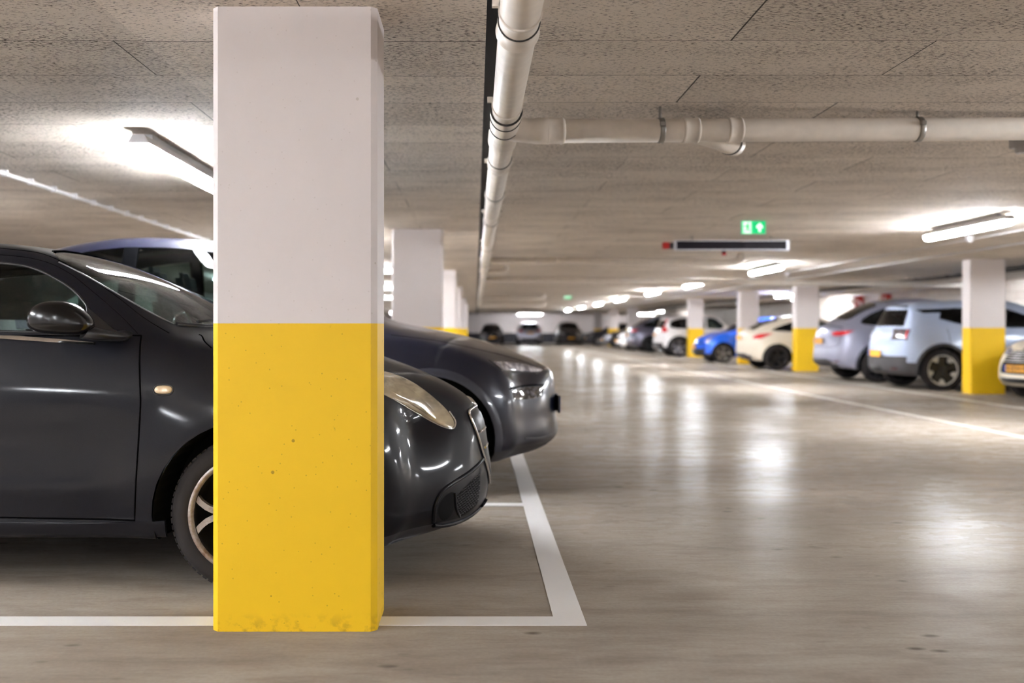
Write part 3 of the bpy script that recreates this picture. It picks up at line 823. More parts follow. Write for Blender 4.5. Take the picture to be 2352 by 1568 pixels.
def wheel_meshes(R, rim, wd, style):
    """tyre and rim with the outer side towards -y"""
    y0 = -wd/2
    bm = bmesh.new()
    lathe(bm, [(rim-.012, y0+.03), (rim+.004, y0+.006), (rim+.02, y0), (R-.035, y0+.002), (R-.012, y0+.016), (R, y0+.042), (R, -y0-.042), (R-.012, -y0-.016), (R-.035, -y0-.002), (rim, -y0)], 'y', 64)
    for k in range(72):      # tread blocks on the shoulder
        a = 2*PI*k/72; m = Matrix.Rotation(-a, 4, 'Y') @ Matrix.Translation((R-.004, 0, 0))
        fs = box(bm, -.006, .0055, y0+.03, y0+.062, -.010, .010)
        for v in set(v for f in fs for v in f.verts): v.co = m @ v.co
    ty = bpy.data.meshes.new('wheel'); bm.to_mesh(ty); bm.free(); ty.materials.append(M_TYRE)
    bm = bmesh.new(); yf = y0+.012
    lathe(bm, [(rim+.006, y0+.004), (rim+.004, y0-.002), (rim-.010, y0), (rim-.018, y0+.010), (rim-.022, y0+.05), (rim-.03, -y0-.02), (.001, -y0-.02)], 'y', 64, mi=0)
    for f in bm.faces:
        c = f.calc_center_median()
        if c.y > y0+.03: f.material_index = 1
    tube(bm, [(0, yf+.045, 0), (0, yf+.02, 0), (0, yf+.012, 0)], [.07, .062, .05], 32, mi=2 if style == 'blade' else 0)
    tube(bm, [(0, yf+.014, 0), (0, yf+.004, 0)], [.032, .028], 24, mi=2 if style == 'blade' else 0)
    def spoke(pts, y1, thick, mi=0):      # pts: outline in the wheel's plane
        n = len(pts); a = [bm.verts.new((p[0], y1+p[2], p[1])) for p in pts]; b = [bm.verts.new((p[0], y1+p[2]+thick, p[1])) for p in pts]
        fs = [bm.faces.new([a[i] for i in t]) for t in tessellate_polygon([[Vector((p[0], p[1], 0)) for p in pts]])]
        for i in range(n): fs.append(bm.faces.new((a[i], a[(i+1) % n], b[(i+1) % n], b[i])))
        for f in fs: f.material_index = mi
        bmesh.ops.recalc_face_normals(bm, faces=fs)
    def band(path, w0, w1):
        """a spoke of changing width along a path of (radius, angle)"""
        P2 = [(r*math.cos(t), r*math.sin(t)) for r, t in path]; l, r_ = [], []
        for i, p in enumerate(P2):
            q0, q1 = P2[max(0, i-1)], P2[min(len(P2)-1, i+1)]; dx, dy = q1[0]-q0[0], q1[1]-q0[1]; m = math.hypot(dx, dy)
            wq = w0+(w1-w0)*i/(len(P2)-1); dep = .026*(1-math.hypot(*p)/rim)
            l.append((p[0]-dy/m*wq/2, p[1]+dx/m*wq/2, dep)); r_.append((p[0]+dy/m*wq/2, p[1]-dx/m*wq/2, dep))
        return l+r_[::-1]
    if style == 'loop':
        for k in range(5):
            a = 2*PI*k/5+PI+.0
            for s in (1, -1):
                path = [(.04+(rim-.048)*t, a+s*(.10+.06*math.sin(PI*t)*-1+.24*t**2.2)) for t in [i/7 for i in range(8)]]
                spoke(band(path, .030, .022), yf+.004, .028)
    elif style == 'blade':
        for k in range(5):
            a = 2*PI*k/5+PI/2
            spoke(band([(.04, a), (rim*.5, a+.06), (rim-.014, a+.10)], .085, .13), yf+.004, .03, 2)
            a2 = a+PI/5
            spoke([(rim*.60*math.cos(a2-.16), rim*.60*math.sin(a2-.16), .01), (rim*.93*math.cos(a2-.30), rim*.93*math.sin(a2-.30), 0), (rim*.93*math.cos(a2+.18), rim*.93*math.sin(a2+.18), 0), (rim*.66*math.cos(a2+.10), rim*.66*math.sin(a2+.10), .01)], yf+.002, .02, 0)
    elif style == 'multi':
        for k in range(10):
            a = 2*PI*k/10; spoke(band([(.04, a), (rim*.6, a+.03), (rim-.012, a+.05)], .022, .045), yf+.004, .025)
    else:
        for k in range(5):
            a = 2*PI*k/5+.2; spoke(band([(.04, a), (rim*.6, a), (rim-.012, a)], .05, .085), yf+.004, .03)
    rm = bpy.data.meshes.new('rim'); bm.to_mesh(rm); bm.free()
    return ty, rm
_wh = {}
M_RUST = NT('dusty_alloy'); _p = M_RUST.coords(world=False)
M_RUST.col(M_RUST.mix(M_RUST.ramp(M_RUST.noise(_p, 7, 5, .7), .40, .62), lin(178, 170, 165), lin(112, 82, 58)))
M_RUST.set(Roughness=.42, Metallic=.55); M_RUST = M_RUST.m
M_BLADE = plain('bright_alloy_insert', lin(190, 186, 180), .5, .2)
M_RIMD = plain('rim_inside', lin(24, 22, 22), .7)
def add_wheel(C, x, s, S, style, rimm, steer=0.):
    key = (S['rw_'], S['rim'], style)
    if key not in _wh: _wh[key] = wheel_meshes(S['rw_'], S['rim'], .205, style)
    ty, rm = _wh[key]
    y = (table(S['hw'], x)-.118-S.get('wheel_in', 0))*s
    o = link('wheel', ty, (), C.e); o.location = (x+S['L']/2, y, S['rw_']); o.rotation_euler = (0, 0, 0 if s < 0 else PI)
    if not rm.materials:
        for m in (rimm, M_RIMD, M_BLK): rm.materials.append(m)
    link('rim', rm if rm.materials[0] == rimm else rm, (), o)
    return o

def make_car(S, label, paintm, loc, rz, group=None, near=False, glassm=None, rglass=None, style='five', rimm=None, cat='car', name='parked_car', seats=True, seams=True):
    C = Car(); C.S = S; L = S['L']
    C.e = empty(name, (loc[0], loc[1], 0), rz, label, cat, group)
    bm = body_bm(S, 3 if near else 2)
    bm.faces.ensure_lookup_table()
    C.bvh = BVHTree.FromBMesh(bm)
    glassm = glassm or G_MID; rglass = rglass or glassm
    cuts = []
    belt = lambda x: table(S['belt'], x)
    for pl in S['windows']:
        cuts.append(('side_window', crom(pl, True, 4), 'y', (lambda c, n: abs(n.y) > .25 and c.z > .6), glassm if pl is S['windows'][0] else rglass, True))
    if 'windshield' in S: cuts.append(('windshield', crom(S['windshield'], True, 4), 'z', (lambda c, n: n.z > .15 and c.z > .75), glassm, False))
    if 'rear_glass' in S: cuts.append(('rear_window', crom(S['rear_glass'], True, 4), S.get('rear_ax', 'x'), (lambda c, n: (n.x < -.1) and c.x < -L*.6 and c.z > .75), rglass, False))
    if 'roof_glass' in S: cuts.append(('glass_roof', crom(S['roof_glass'], True, 2), 'z', (lambda c, n: n.z > .5 and c.z > 1.2), G_DARK, False))
    R = S['arch']; zc = S['rw_']
    circ = lambda wx: [(wx+R*math.cos(2*PI*k/36), zc+R*math.sin(2*PI*k/36)) for k in range(36)]
    wells = [circ(S['wf']), circ(S['wr'])]
    wflt = lambda c, n: abs(c.y) > .52
    for wl in wells: cut(bm, wl, 'y', wflt)
    for nm, poly, ax, fl, m, _ in cuts: cut(bm, poly, ax, fl)
    pans = S.get('panels', ())
    for nm, poly, ax, fl in pans: cut(bm, poly, ax, fl)
    bm.normal_update(); bm.verts.ensure_lookup_table(); bm.verts.index_update()
    nl = bm.verts.layers.float_vector.new('n0')
    for v in bm.verts: v[nl] = v.normal
    dead = []
    for wl in wells: dead += pick(bm, wl, 'y', wflt)
    bmesh.ops.delete(bm, geom=list(set(dead)), context='FACES')
    groups = []; used = set()
    for nm, poly, ax, fl, m, two in cuts:
        fs = [f for f in pick(bm, poly, ax, fl) if f not in used]; used.update(fs)
        if two:
            for s in (-1, 1): groups.append((nm, [f for f in fs if f.calc_center_median().y*s > 0], m, .004))
        else: groups.append((nm, fs, m, .004))
    for nm, poly, ax, fl in pans:
        fs = [f for f in pick(bm, poly, ax, fl) if f not in used]; used.update(fs)
        if ax == 'y':
            for s in (-1, 1): groups.append((nm, [f for f in fs if f.calc_center_median().y*s > 0], paintm, 0))
        else: groups.append((nm, fs, paintm, 0))
    groups.append(('body', [f for f in bm.faces if f not in used], paintm, 0))
    C.parts = {}
    low = S.get('clad_z')
    for nm, fs, m, inset in groups:
        if not fs: continue
        idx = {}; vco = []; vno = []; fa = []
        for f in fs:
            q = []
            for v in f.verts:
                if v.index not in idx:
                    idx[v.index] = len(vco); vco.append(v.co-Vector(v[nl])*inset); vno.append(Vector(v[nl]))
                q.append(idx[v.index])
            fa.append(q)
        me = bpy.data.meshes.new(nm); me.from_pydata(vco, [], fa)
        me.polygons.foreach_set('use_smooth', [True]*len(fa))
        me.update(); me.normals_split_custom_set_from_vertices([n if n.length > .1 else Vector((0, 0, 1)) for n in vno])
        mats = [m]
        if m is paintm and low is not None:
            mats.append(M_CLAD)
            for p, f in zip(me.polygons, fs):
                c = p.center
                if c.z < low(c.x) : p.material_index = 1
        o = link(nm, me, mats, C.e); o.location.x = L/2
        C.parts.setdefault(nm, []).append(o)
    bm.free()
    # wheels and wells
    rimm = rimm or M_SILV
    for wx in (S['wf'], S['wr']):
        for s in (-1, 1):
            bl = bmesh.new(); hw = table(S['hw'], wx)
            n = 28; a0 = -PI*.08; ra, rb = [], []
            for k in range(n+1):
                t = a0+(PI-2*a0)*k/n; c_, s_ = math.cos(t)*R, math.sin(t)*R
                if zc+s_ < .16: s_ = .16-zc
                ra.append(bl.verts.new((wx+c_+L/2, s*(hw-.016), zc+s_))); rb.append(bl.verts.new((wx+c_+L/2, s*(hw-.34), zc+s_)))
            for k in range(n): bl.faces.new((ra[k], ra[k+1], rb[k+1], rb[k]))
            bl.faces.new(rb); obj('wheel_well', bl, M_LINER, C.e)
    for wx in (S['wf'], S['wr']):
        for s in (-1, 1): add_wheel(C, wx, s, S, style, rimm)
    if S.get('arch_lip'):
        for wx in (S['wf'], S['wr']):
            for s in (-1, 1):
                d, u = view('side', s); bmq = bmesh.new(); rows = []
                for k in range(33):
                    t = -PI*.06+PI*1.12*k/32; row = []
                    for dr in (-.004, .015, .035, .055):
                        h, n = hit(C, d, u, (wx+math.cos(t)*(R+dr), max(S['zlip'], zc+math.sin(t)*(R+dr))))
                        row.append(bmq.verts.new(h-d*(.010 if dr < .05 else -.002)))
                    row.insert(0, bmq.verts.new(row[0].co+d*.05)); rows.append(row)
                for a, b in zip(rows, rows[1:]):
                    for i in range(4): bmq.faces.new((a[i], a[i+1], b[i+1], b[i]))
                o = obj('wheel_arch_trim', bmq, S['arch_lip'], C.e, smooth=True); o.location.x = L/2
    # floor pan and seats, seen through the glass
    bmI = bmesh.new(); zb = belt(-L*.45)-.18
    box(bmI, S['cab'][1], S['cab'][0]-.15, -.62, .62, .35, .42); box(bmI, S['cab'][0]-.32, S['cab'][0]+.02, -.60, .60, zb-.14, zb+.06, 0, .05)
    box(bmI, S['cab'][1]+.02, S['cab'][1]+.5, -.52, .52, zb-.1, zb-.04)
    o = obj('interior_lining', bmI, M_LINER, C.e); o.location.x = L/2
    if seats:
        for sx_, in ((S['cab'][0]-1.0,), (S['cab'][0]-1.85,)):
            for s in (-1, 1):
                b2 = bmesh.new(); y = .36*s; top = S['roofz']-.13
                box(b2, sx_-.2, sx_+.32, y-.24, y+.24, .42, .62, 0, .05)
                fs = box(b2, sx_-.26, sx_-.12, y-.23, y+.23, .55, top-.22, 0, .05)
                fs = box(b2, sx_-.30, sx_-.19, y-.12, y+.12, top-.20, top-.02, 0, .04)
                box(b2, sx_-.25, sx_-.235, y-.05, y-.04, top-.25, top-.15); box(b2, sx_-.25, sx_-.235, y+.04, y+.05, top-.25, top-.15)
                for v in b2.verts:
                    if v.co.z > .62: v.co.x -= (v.co.z-.62)*.22
                o = obj('seat', b2, M_SEAT, C.e, smooth=True); o.location.x = L/2
    return C

def plate(C, vw, u0, z0, text=None, w=.52, h=.11, tilt=0, push=0.):
    """a yellow plate set just off the skin at (u0, z0)"""
    d, u = vw; hh = [hit(C, d, u, (u0+a, z0+b))[0] for a in (-w/2*.8, 0, w/2*.8) for b in (-h*.3, h*.3)]
    dep = min((p.dot(d) for p in hh))-.012+push
    o0 = d*dep+u*u0+Vector((0, 0, z0)); o0 -= d*0
    R = Matrix((( -u.x if False else u.x, 0, -d.x, o0.x), (u.y, 0, -d.y, o0.y), (0, 1, 0, o0.z), (0, 0, 0, 1)))
    # keep the plate's reading direction right-handed
    if Vector((R[0][0], R[1][0], R[2][0])).cross(Vector((0, 0, 1))).dot(-d) < 0:
        R[0][0], R[1][0] = -R[0][0], -R[1][0]
    bm = bmesh.new(); prism(bm, [(-w/2-.008, -h/2-.008), (w/2+.008, -h/2-.008), (w/2+.008, h/2+.008), (-w/2-.008, h/2+.008)], -.012, 0, 0, R)
    o = obj('number_plate', bm, M_BLK, C.e, label='yellow number plate in a black holder'); o.location.x = C.S['L']/2
    bm = bmesh.new(); prism(bm, [(-w/2+.045, -h/2), (w/2, -h/2), (w/2, h/2), (-w/2+.045, h/2)], 0, .003, 0, R)
    prism(bm, [(-w/2, -h/2), (-w/2+.045, -h/2), (-w/2+.045, h/2), (-w/2, h/2)], 0, .003, 1, R)
    obj('plate_face', bm, [M_PLATE, M_PLBLUE], o)
    if text:
        cu = bpy.data.curves.new('t', 'FONT'); cu.body = text; cu.size = h*.98; cu.align_x = 'CENTER'; cu.align_y = 'CENTER'; cu.extrude = .0006; cu.offset = .0012
        to = bpy.data.objects.new('t', cu); COL.objects.link(to)
        dg = bpy.context.evaluated_depsgraph_get(); dg.update(); me = bpy.data.meshes.new_from_object(to.evaluated_get(dg))
        bpy.data.objects.remove(to)
        me.transform(R @ Matrix.Translation((.02, 0, .0036)) @ Matrix.Scale(1.0, 4)); me.materials.clear()
        link('plate_lettering', me, M_INK, o)
    return o

def both(fn):
    for s in (-1, 1): fn(s)
# ---------------------------------------------------------------- near car: black three-door hatchback
def sym(h): return [p for p in h]+[(p[0], -p[1])+tuple(p[2:]) for p in reversed(h) if abs(p[1]) > 1e-6]
def mpx(pts, s, nose=.07): return [((p[0]-1093)/s-nose, EYE+(755-p[1])/s)+tuple(p[2:]) for p in pts]
WIN1 = [(-1.700, 1.085, 1), (-1.734, 1.200, 1), (-1.804, 1.265), (-1.898, 1.321), (-1.992, 1.362), (-2.10, 1.384), (-2.45, 1.410), (-2.78, 1.39, 1), (-2.92, 1.10, 1)]
DOOR1 = [(-1.484, 1.072, 1), (-1.473, .96), (-1.464, .875), (-1.458, .803), (-1.460, .731), (-1.469, .551), (-1.486, .305, 1), (-2.036, .315), (-2.76, .325), (-2.86, .50), (-2.88, 1.07, 1)]
def sc_mito(v):
    c = v.co
    if abs(c.y) > .6 and -2.9 < c.x < -1.45 and .3 < c.z < .95:      # hollow flank above the sill crease
        t = math.exp(-((c.z-.62)/.13)**2)*min(1, (c.x+2.9)/.3)*min(1, (-1.45-c.x)/.22)
        c.y -= math.copysign(.013*t, c.y)
        t = math.exp(-((c.z-.43)/.035)**2); c.y += math.copysign(.005*t*min(1, (-1.5-c.x)/.2 if c.x < -1.5 else 0), c.y)
MITO = dict(L=4.15, wf=-1.02, wr=-3.53, rw_=.325, rim=.242, arch=.392, flare=.020, bow=.33, bowr=.25, reach=.95, roofz=1.50, cab=(-1.35, -3.6), sculpt=sc_mito,
    xf=[-.10, -.02, .0, .0, -.02, -.03, -.06], xr=[.06, .0, 0, .02, .05, .12, .45],
    ztop=[(0, .73), (-.06, .77), (-.15, .825), (-.3, .885), (-.52, .965), (-.8, 1.035), (-1.1, 1.10), (-1.4, 1.245), (-1.75, 1.40), (-2.0, 1.475), (-2.4, 1.515), (-3.0, 1.49), (-3.5, 1.42), (-4.15, 1.30)],
    rail=[(0, .66), (-.12, .74), (-.3, .82), (-.6, .91), (-.9, .99), (-1.2, 1.05), (-1.37, 1.09), (-1.5, 1.16), (-1.69, 1.30), (-1.93, 1.432), (-2.12, 1.472), (-2.5, 1.487), (-3, 1.455), (-3.5, 1.36), (-4.15, 1.22)],
    rw=[(0, .42), (-.3, .54), (-.8, .64), (-1.37, .69), (-1.69, .66), (-1.93, .62), (-2.4, .60), (-3.5, .55), (-4.15, .5)],
    belt=[(0, .60), (-.12, .67), (-.3, .755), (-.6, .865), (-1, .965), (-1.37, 1.045), (-1.6, 1.07), (-2.4, 1.078), (-3.2, 1.10), (-4.15, 1.10)],
    bw=[(0, .86), (-.6, .90), (-1.3, .925), (-2, .925), (-4.15, .90)],
    zsh=[(0, .48), (-.5, .66), (-1, .81), (-1.6, .87), (-3, .90), (-4.15, .92)],
    hw=[(0, .60), (-.12, .70), (-.3, .785), (-.55, .83), (-.9, .855), (-1.3, .86), (-3.3, .86), (-3.8, .82), (-4.15, .70)],
    zbot=[(0, .17), (-.4, .155), (-1, .19), (-1.4, .222), (-3.2, .222), (-4.15, .24)], fy=[.93, .972, .995, 1., .997],
    windows=[WIN1, [(-3.02, 1.12, 1), (-2.90, 1.37, 1), (-3.2, 1.32), (-3.42, 1.17, 1)]],
    windshield=sym([(-1.125, 0), (-1.17, .30), (-1.29, .55), (-1.385, .645, 1), (-1.69, .625), (-1.91, .585, 1), (-2.02, .40), (-2.055, 0)]),
    rear_glass=[(-.5, 1.12, 1), (.5, 1.12, 1), (.40, 1.37, 1), (-.40, 1.37, 1)],
    crease={0: .5, 5: .2}, panels=[('door', crom(DOOR1, True, 4), 'y', lambda c, n: abs(n.y) > .3),
            ('hood', crom(sym([(-1.10, 0), (-1.15, .3), (-1.27, .585, 1), (-.8, .60), (-.48, .55), (-.27, .42, 1), (-.17, .2), (-.15, 0)]), True, 4), 'z', lambda c, n: n.z > .2)],
    clad_z=lambda x: (.215 if x > -.78 else 0))
P_BLACK = paint('dusty_black_paint', lin(12, 12, 20), .0, .45, .008, .45, .085)
G_TESLA = glass('dim_glass', (.30, .38, .37, 1), .55)
near = make_car(MITO, 'dusty black three-door hatchback parked behind the big yellow and white pillar', P_BLACK, (.07-4.15/2, 4.05+.86), 0, None, True, G_CAR, G_DARK, 'loop', M_RUST)
C = near
for s in (-1, 1):
    V_ = view('side', s)
    strip(C, 'door_gap', V_, DOOR1, .0042, closed=True)
    strip(C, 'window_seal', V_, WIN1, .006, M_BLK, .002, closed=True)
    strip(C, 'door_frame_gap', V_, [(-1.50, 1.08), (-1.60, 1.165), (-1.74, 1.27), (-1.85, 1.345), (-1.98, 1.40), (-2.15, 1.425), (-2.5, 1.44), (-2.85, 1.42)], .0022)
    strip(C, 'roof_gutter', V_, [(-1.38, 1.082), (-1.50, 1.148), (-1.69, 1.278), (-1.93, 1.41), (-2.12, 1.452), (-2.5, 1.468), (-3.2, 1.40)], .0028)
    patch(C, 'chrome_strip', V_, mpx([(212, 786, 1), (150, 779), (60, 772), (0, 769), (-300, 766, 1), (-300, 774, 1), (0, 778), (60, 781), (150, 788), (212, 792, 1)], 552), .008, M_CHROME, label='dull chrome strip under the side window')
    patch(C, 'sill_trim', V_, [(-1.36, .305, 1), (-1.6, .295), (-2.4, .30), (-2.9, .305, 1), (-2.9, .235, 1), (-1.36, .232, 1)], .004, P_BLACK)
    o = patch(C, 'side_indicator', V_, mpx([(352, 895), (358, 887), (375, 885), (389, 888), (393, 896), (388, 903), (372, 905), (357, 903)], 556), .008, M_AMBER, label='small pale oval side indicator')
    strip(C, 'indicator_rim', V_, mpx([(350, 895), (357, 885.5), (375, 883), (391, 886.5), (395, 896), (390, 905), (372, 907.5), (355, 905)], 556), .003, M_BLK, 0, closed=True)
    strip(C, 'hood_gap', V_, [(-1.27, 1.075), (-1.255, 1.068), (-1.23, 1.045), (-1.19, 1.018)], .004)
    lampo = [(800, 862), (835, 850), (870, 855), (905, 866), (940, 883), (972, 905), (1003, 932), (1026, 957), (1040, 980), (1038, 992), (1022, 991), (985, 973), (948, 950), (912, 924), (870, 898), (825, 880)]
    hl = patch(C, 'headlight', V_, mpx(lampo, 515), .012, M_OLDLAMP, label='clouded yellowed headlight')
    strip(C, 'headlight_rim', V_, mpx([(900, 915), (948, 951.5), (985, 975), (1022, 993), (1039, 994.5), (1043, 980), (1028, 956)], 515), .0045, M_CHROME, 0)
    patch(C, 'headlight_bowl', V_, mpx([(895, 878), (925, 885), (960, 912), (992, 946), (1004, 966), (1002, 975), (985, 966), (945, 936), (905, 905), (888, 888)], 512), .018, M_OLDLAMP, parent=hl)
    # lower bumper openings
    patch(C, 'fog_lamp_recess', V_, mpx([(1010, 1165), (1014, 1140), (1027, 1124), (1042, 1120), (1046, 1135), (1045, 1160), (1036, 1178), (1020, 1186)], 490), .003, M_LINER, label='dark round fog lamp recess')
    ou = patch(C, 'intake_grille', V_, mpx([(1046, 1128, 1), (1070, 1106), (1104, 1083, 1), (1102, 1120), (1098, 1152), (1082, 1168), (1056, 1180, 1)], 480), .004, M_LINER, label='dark honeycomb grille in the lower bumper')
    d, u = V_
    bmg = bmesh.new(); po = [p[:2] for p in mpx([(1048, 1130), (1070, 1109), (1102, 1087), (1101, 1120), (1097, 1150), (1082, 1166), (1058, 1177)], 480)]
    n_ = 0; gx = min(p[0] for p in po)
    for i in range(14):
        for j in range(18):
            x = gx+i*.0098*1.0+(j % 2)*.0049; z = .17+j*.0125+(x-gx)*.5
            if not inside((x, z), po): continue
            hh = [hit(C, d, u, (x+.0052*math.cos(k*PI/3+PI/6), z+.0075*math.sin(k*PI/3+PI/6)))[0]-d*.007 for k in range(6)]
            for k in range(3): tube(bmg, [hh[k], hh[k+1]], .0011, 5, caps=False)
    obj('mesh_bars', bmg, plain('grille_bars', lin(78, 76, 78), .35), ou)
    strip(C, 'intake_surround', V_, mpx([(1000, 1180), (1004, 1140), (1020, 1112), (1045, 1097), (1080, 1082), (1118, 1060)], 488), .010, P_BLACK, -.001)
    strip(C, 'intake_divider', V_, mpx([(1046, 1118), (1048, 1150), (1056, 1180)], 485), .006, P_BLACK, -.003)
    strip(C, 'front_lip', V_, mpx([(998, 1186), (1020, 1194), (1060, 1196), (1092, 1186), (1112, 1172), (1119, 1160)], 485), .011, P_BLACK, -.004)
    # door mirror
    b2 = bmesh.new(); bmesh.ops.create_uvsphere(b2, u_segments=40, v_segments=24, radius=1)
    for v in b2.verts:
        sg = lambda q, e: math.copysign(abs(q)**e, q)
        x, y, z = v.co; m_ = (abs(x)**2.7+abs(y)**2.7+abs(z)**2.7)**(-1/2.7); x *= m_; y *= m_; z *= m_
        zz = z*.088 if z > 0 else z*.050
        if x > 0 and z > 0: zz *= 1-.42*x*x
        v.co = Vector((x*.130*(1-.08*max(z, 0)), y*.085, zz-.006*x))
        if x > 0: v.co.y *= 1-.25*x
    for v in b2.verts: v.co += Vector((-1.748, s*.945, 1.125))
    mo = obj('mirror_housing', b2, plain('gloss_black_mirror', lin(15, 12, 12), .2, spec=.35), C.e, smooth=True); mo.location.x = C.S['L']/2
    b2 = bmesh.new(); tube(b2, [(-1.66, s*.93, 1.10), (-1.60, s*.89, 1.075), (-1.57, s*.82, 1.065), (-1.56, s*.76, 1.07)], [.05, .042, .036, .045], 20)
    for v in b2.verts: v.co.z = 1.07+(v.co.z-1.07)*.55
    obj('mirror_foot', b2, M_BLK, mo)
    patch(C, 'mirror_sail', V_, [(-1.70, 1.088, 1), (-1.728, 1.19, 1), (-1.60, 1.10, 1), (-1.575, 1.085, 1)], .004, M_BLK)
V_ = view('front', 1)
def shield(w, z0, z1): return [(-w, z1-.03), (-w*.6, z1), (0, z1+.004), (w*.6, z1), (w, z1-.03), (w*.85, (z0+z1)/2), (w*.35, z0+.03), (0, z0), (-w*.35, z0+.03), (-w*.85, (z0+z1)/2)]
g1 = patch(C, 'front_grille', V_, shield(.175, .34, .705), .016, M_BLK, label='dark shield-shaped front grille')
strip(C, 'grille_rim', V_, shield(.18, .33, .71), .007, M_CHROME, -.006, closed=True)
strip(C, 'grille_bar', V_, [(-.15, .60), (0, .606), (.15, .60)], .007, M_CHROME, -.016); strip(C, 'grille_bar', V_, [(-.13, .52), (0, .526), (.13, .52)], .007, M_CHROME, -.016)
patch(C, 'badge', V_, [(.03*math.cos(k*PI/4), .735+.03*math.sin(k*PI/4)) for k in range(8)], .012, M_CHROME)
vz = (Vector((0, 0, -1)), Vector((1, 0, 0)))
def cowl_part(name, pts, r, mat, dz):
    q = []
    for x, y in pts:
        h, n, _, _ = C.bvh.ray_cast(Vector((x, y, 3)), Vector((0, 0, -1))); q.append(h+Vector((0, 0, dz)))
    b2 = bmesh.new(); tube(b2, q, r, 10); o = obj(name, b2, mat, C.e); o.location.x = C.S['L']/2; return o
cowl_part('wiper', [(-1.20, -.28), (-1.235, -.42), (-1.30, -.58)], .006, M_BLK, .022)
cowl_part('wiper', [(-1.14, .30), (-1.14, .1), (-1.17, -.15)], .006, M_BLK, .022)
cowl_part('windshield_edge', [(-1.385, -.648), (-1.5, -.640), (-1.69, -.628), (-1.80, -.608), (-1.91, -.588)], .0035, plain('grey_rubber', lin(90, 90, 92), .35), .001)
cowl_part('windshield_edge', [(-1.91, -.588), (-2.0, -.42), (-2.045, -.2), (-2.055, 0), (-2.045, .2), (-2.0, .42), (-1.91, .588)], .004, M_SEAM, .000)
cowl_part('cowl_trim', [(-1.375, -.64), (-1.28, -.55), (-1.16, -.3), (-1.115, 0), (-1.16, .3), (-1.28, .55), (-1.375, .64)], .011, M_BLK, .0)
b2 = bmesh.new(); lathe(b2, [(.185, -.012), (.197, 0), (.185, .012), (.173, 0), (.185, -.012)], 'x', 40); tube(b2, [(0, -.17, 0), (0, .17, 0)], .018, 10); tube(b2, [(0, 0, 0), (.25, 0, -.06)], .03, 12)
o = obj('steering_wheel', b2, M_SEAT, C.e, smooth=True); o.location = (-1.95+C.S['L']/2, .36, .93); o.rotation_euler = (0, math.radians(-22), 0)
b2 = bmesh.new()
for k, (y, z) in enumerate(((-.30, 0), (-.33, .012), (-.28, .024))): box(b2, -1.62+k*.01, -1.47+k*.02, y-.12, y+.10, 1.005+z, 1.009+z)
o = obj('papers', b2, M_WHITE, C.e, label='loose papers lying on the dashboard'); o.location.x = C.S['L']/2
# light seat covers seen through the driver's glass
patch(C, 'rear_lamp', view('rcorner', -1, 40), [(.55, .80), (.68, .80), (.70, .90), (.62, .96), (.52, .90)], .012, M_TAIL)
patch(C, 'rear_lamp', view('rcorner', 1, 40), [(.55, .80), (.68, .80), (.70, .90), (.62, .96), (.52, .90)], .012, M_TAIL)

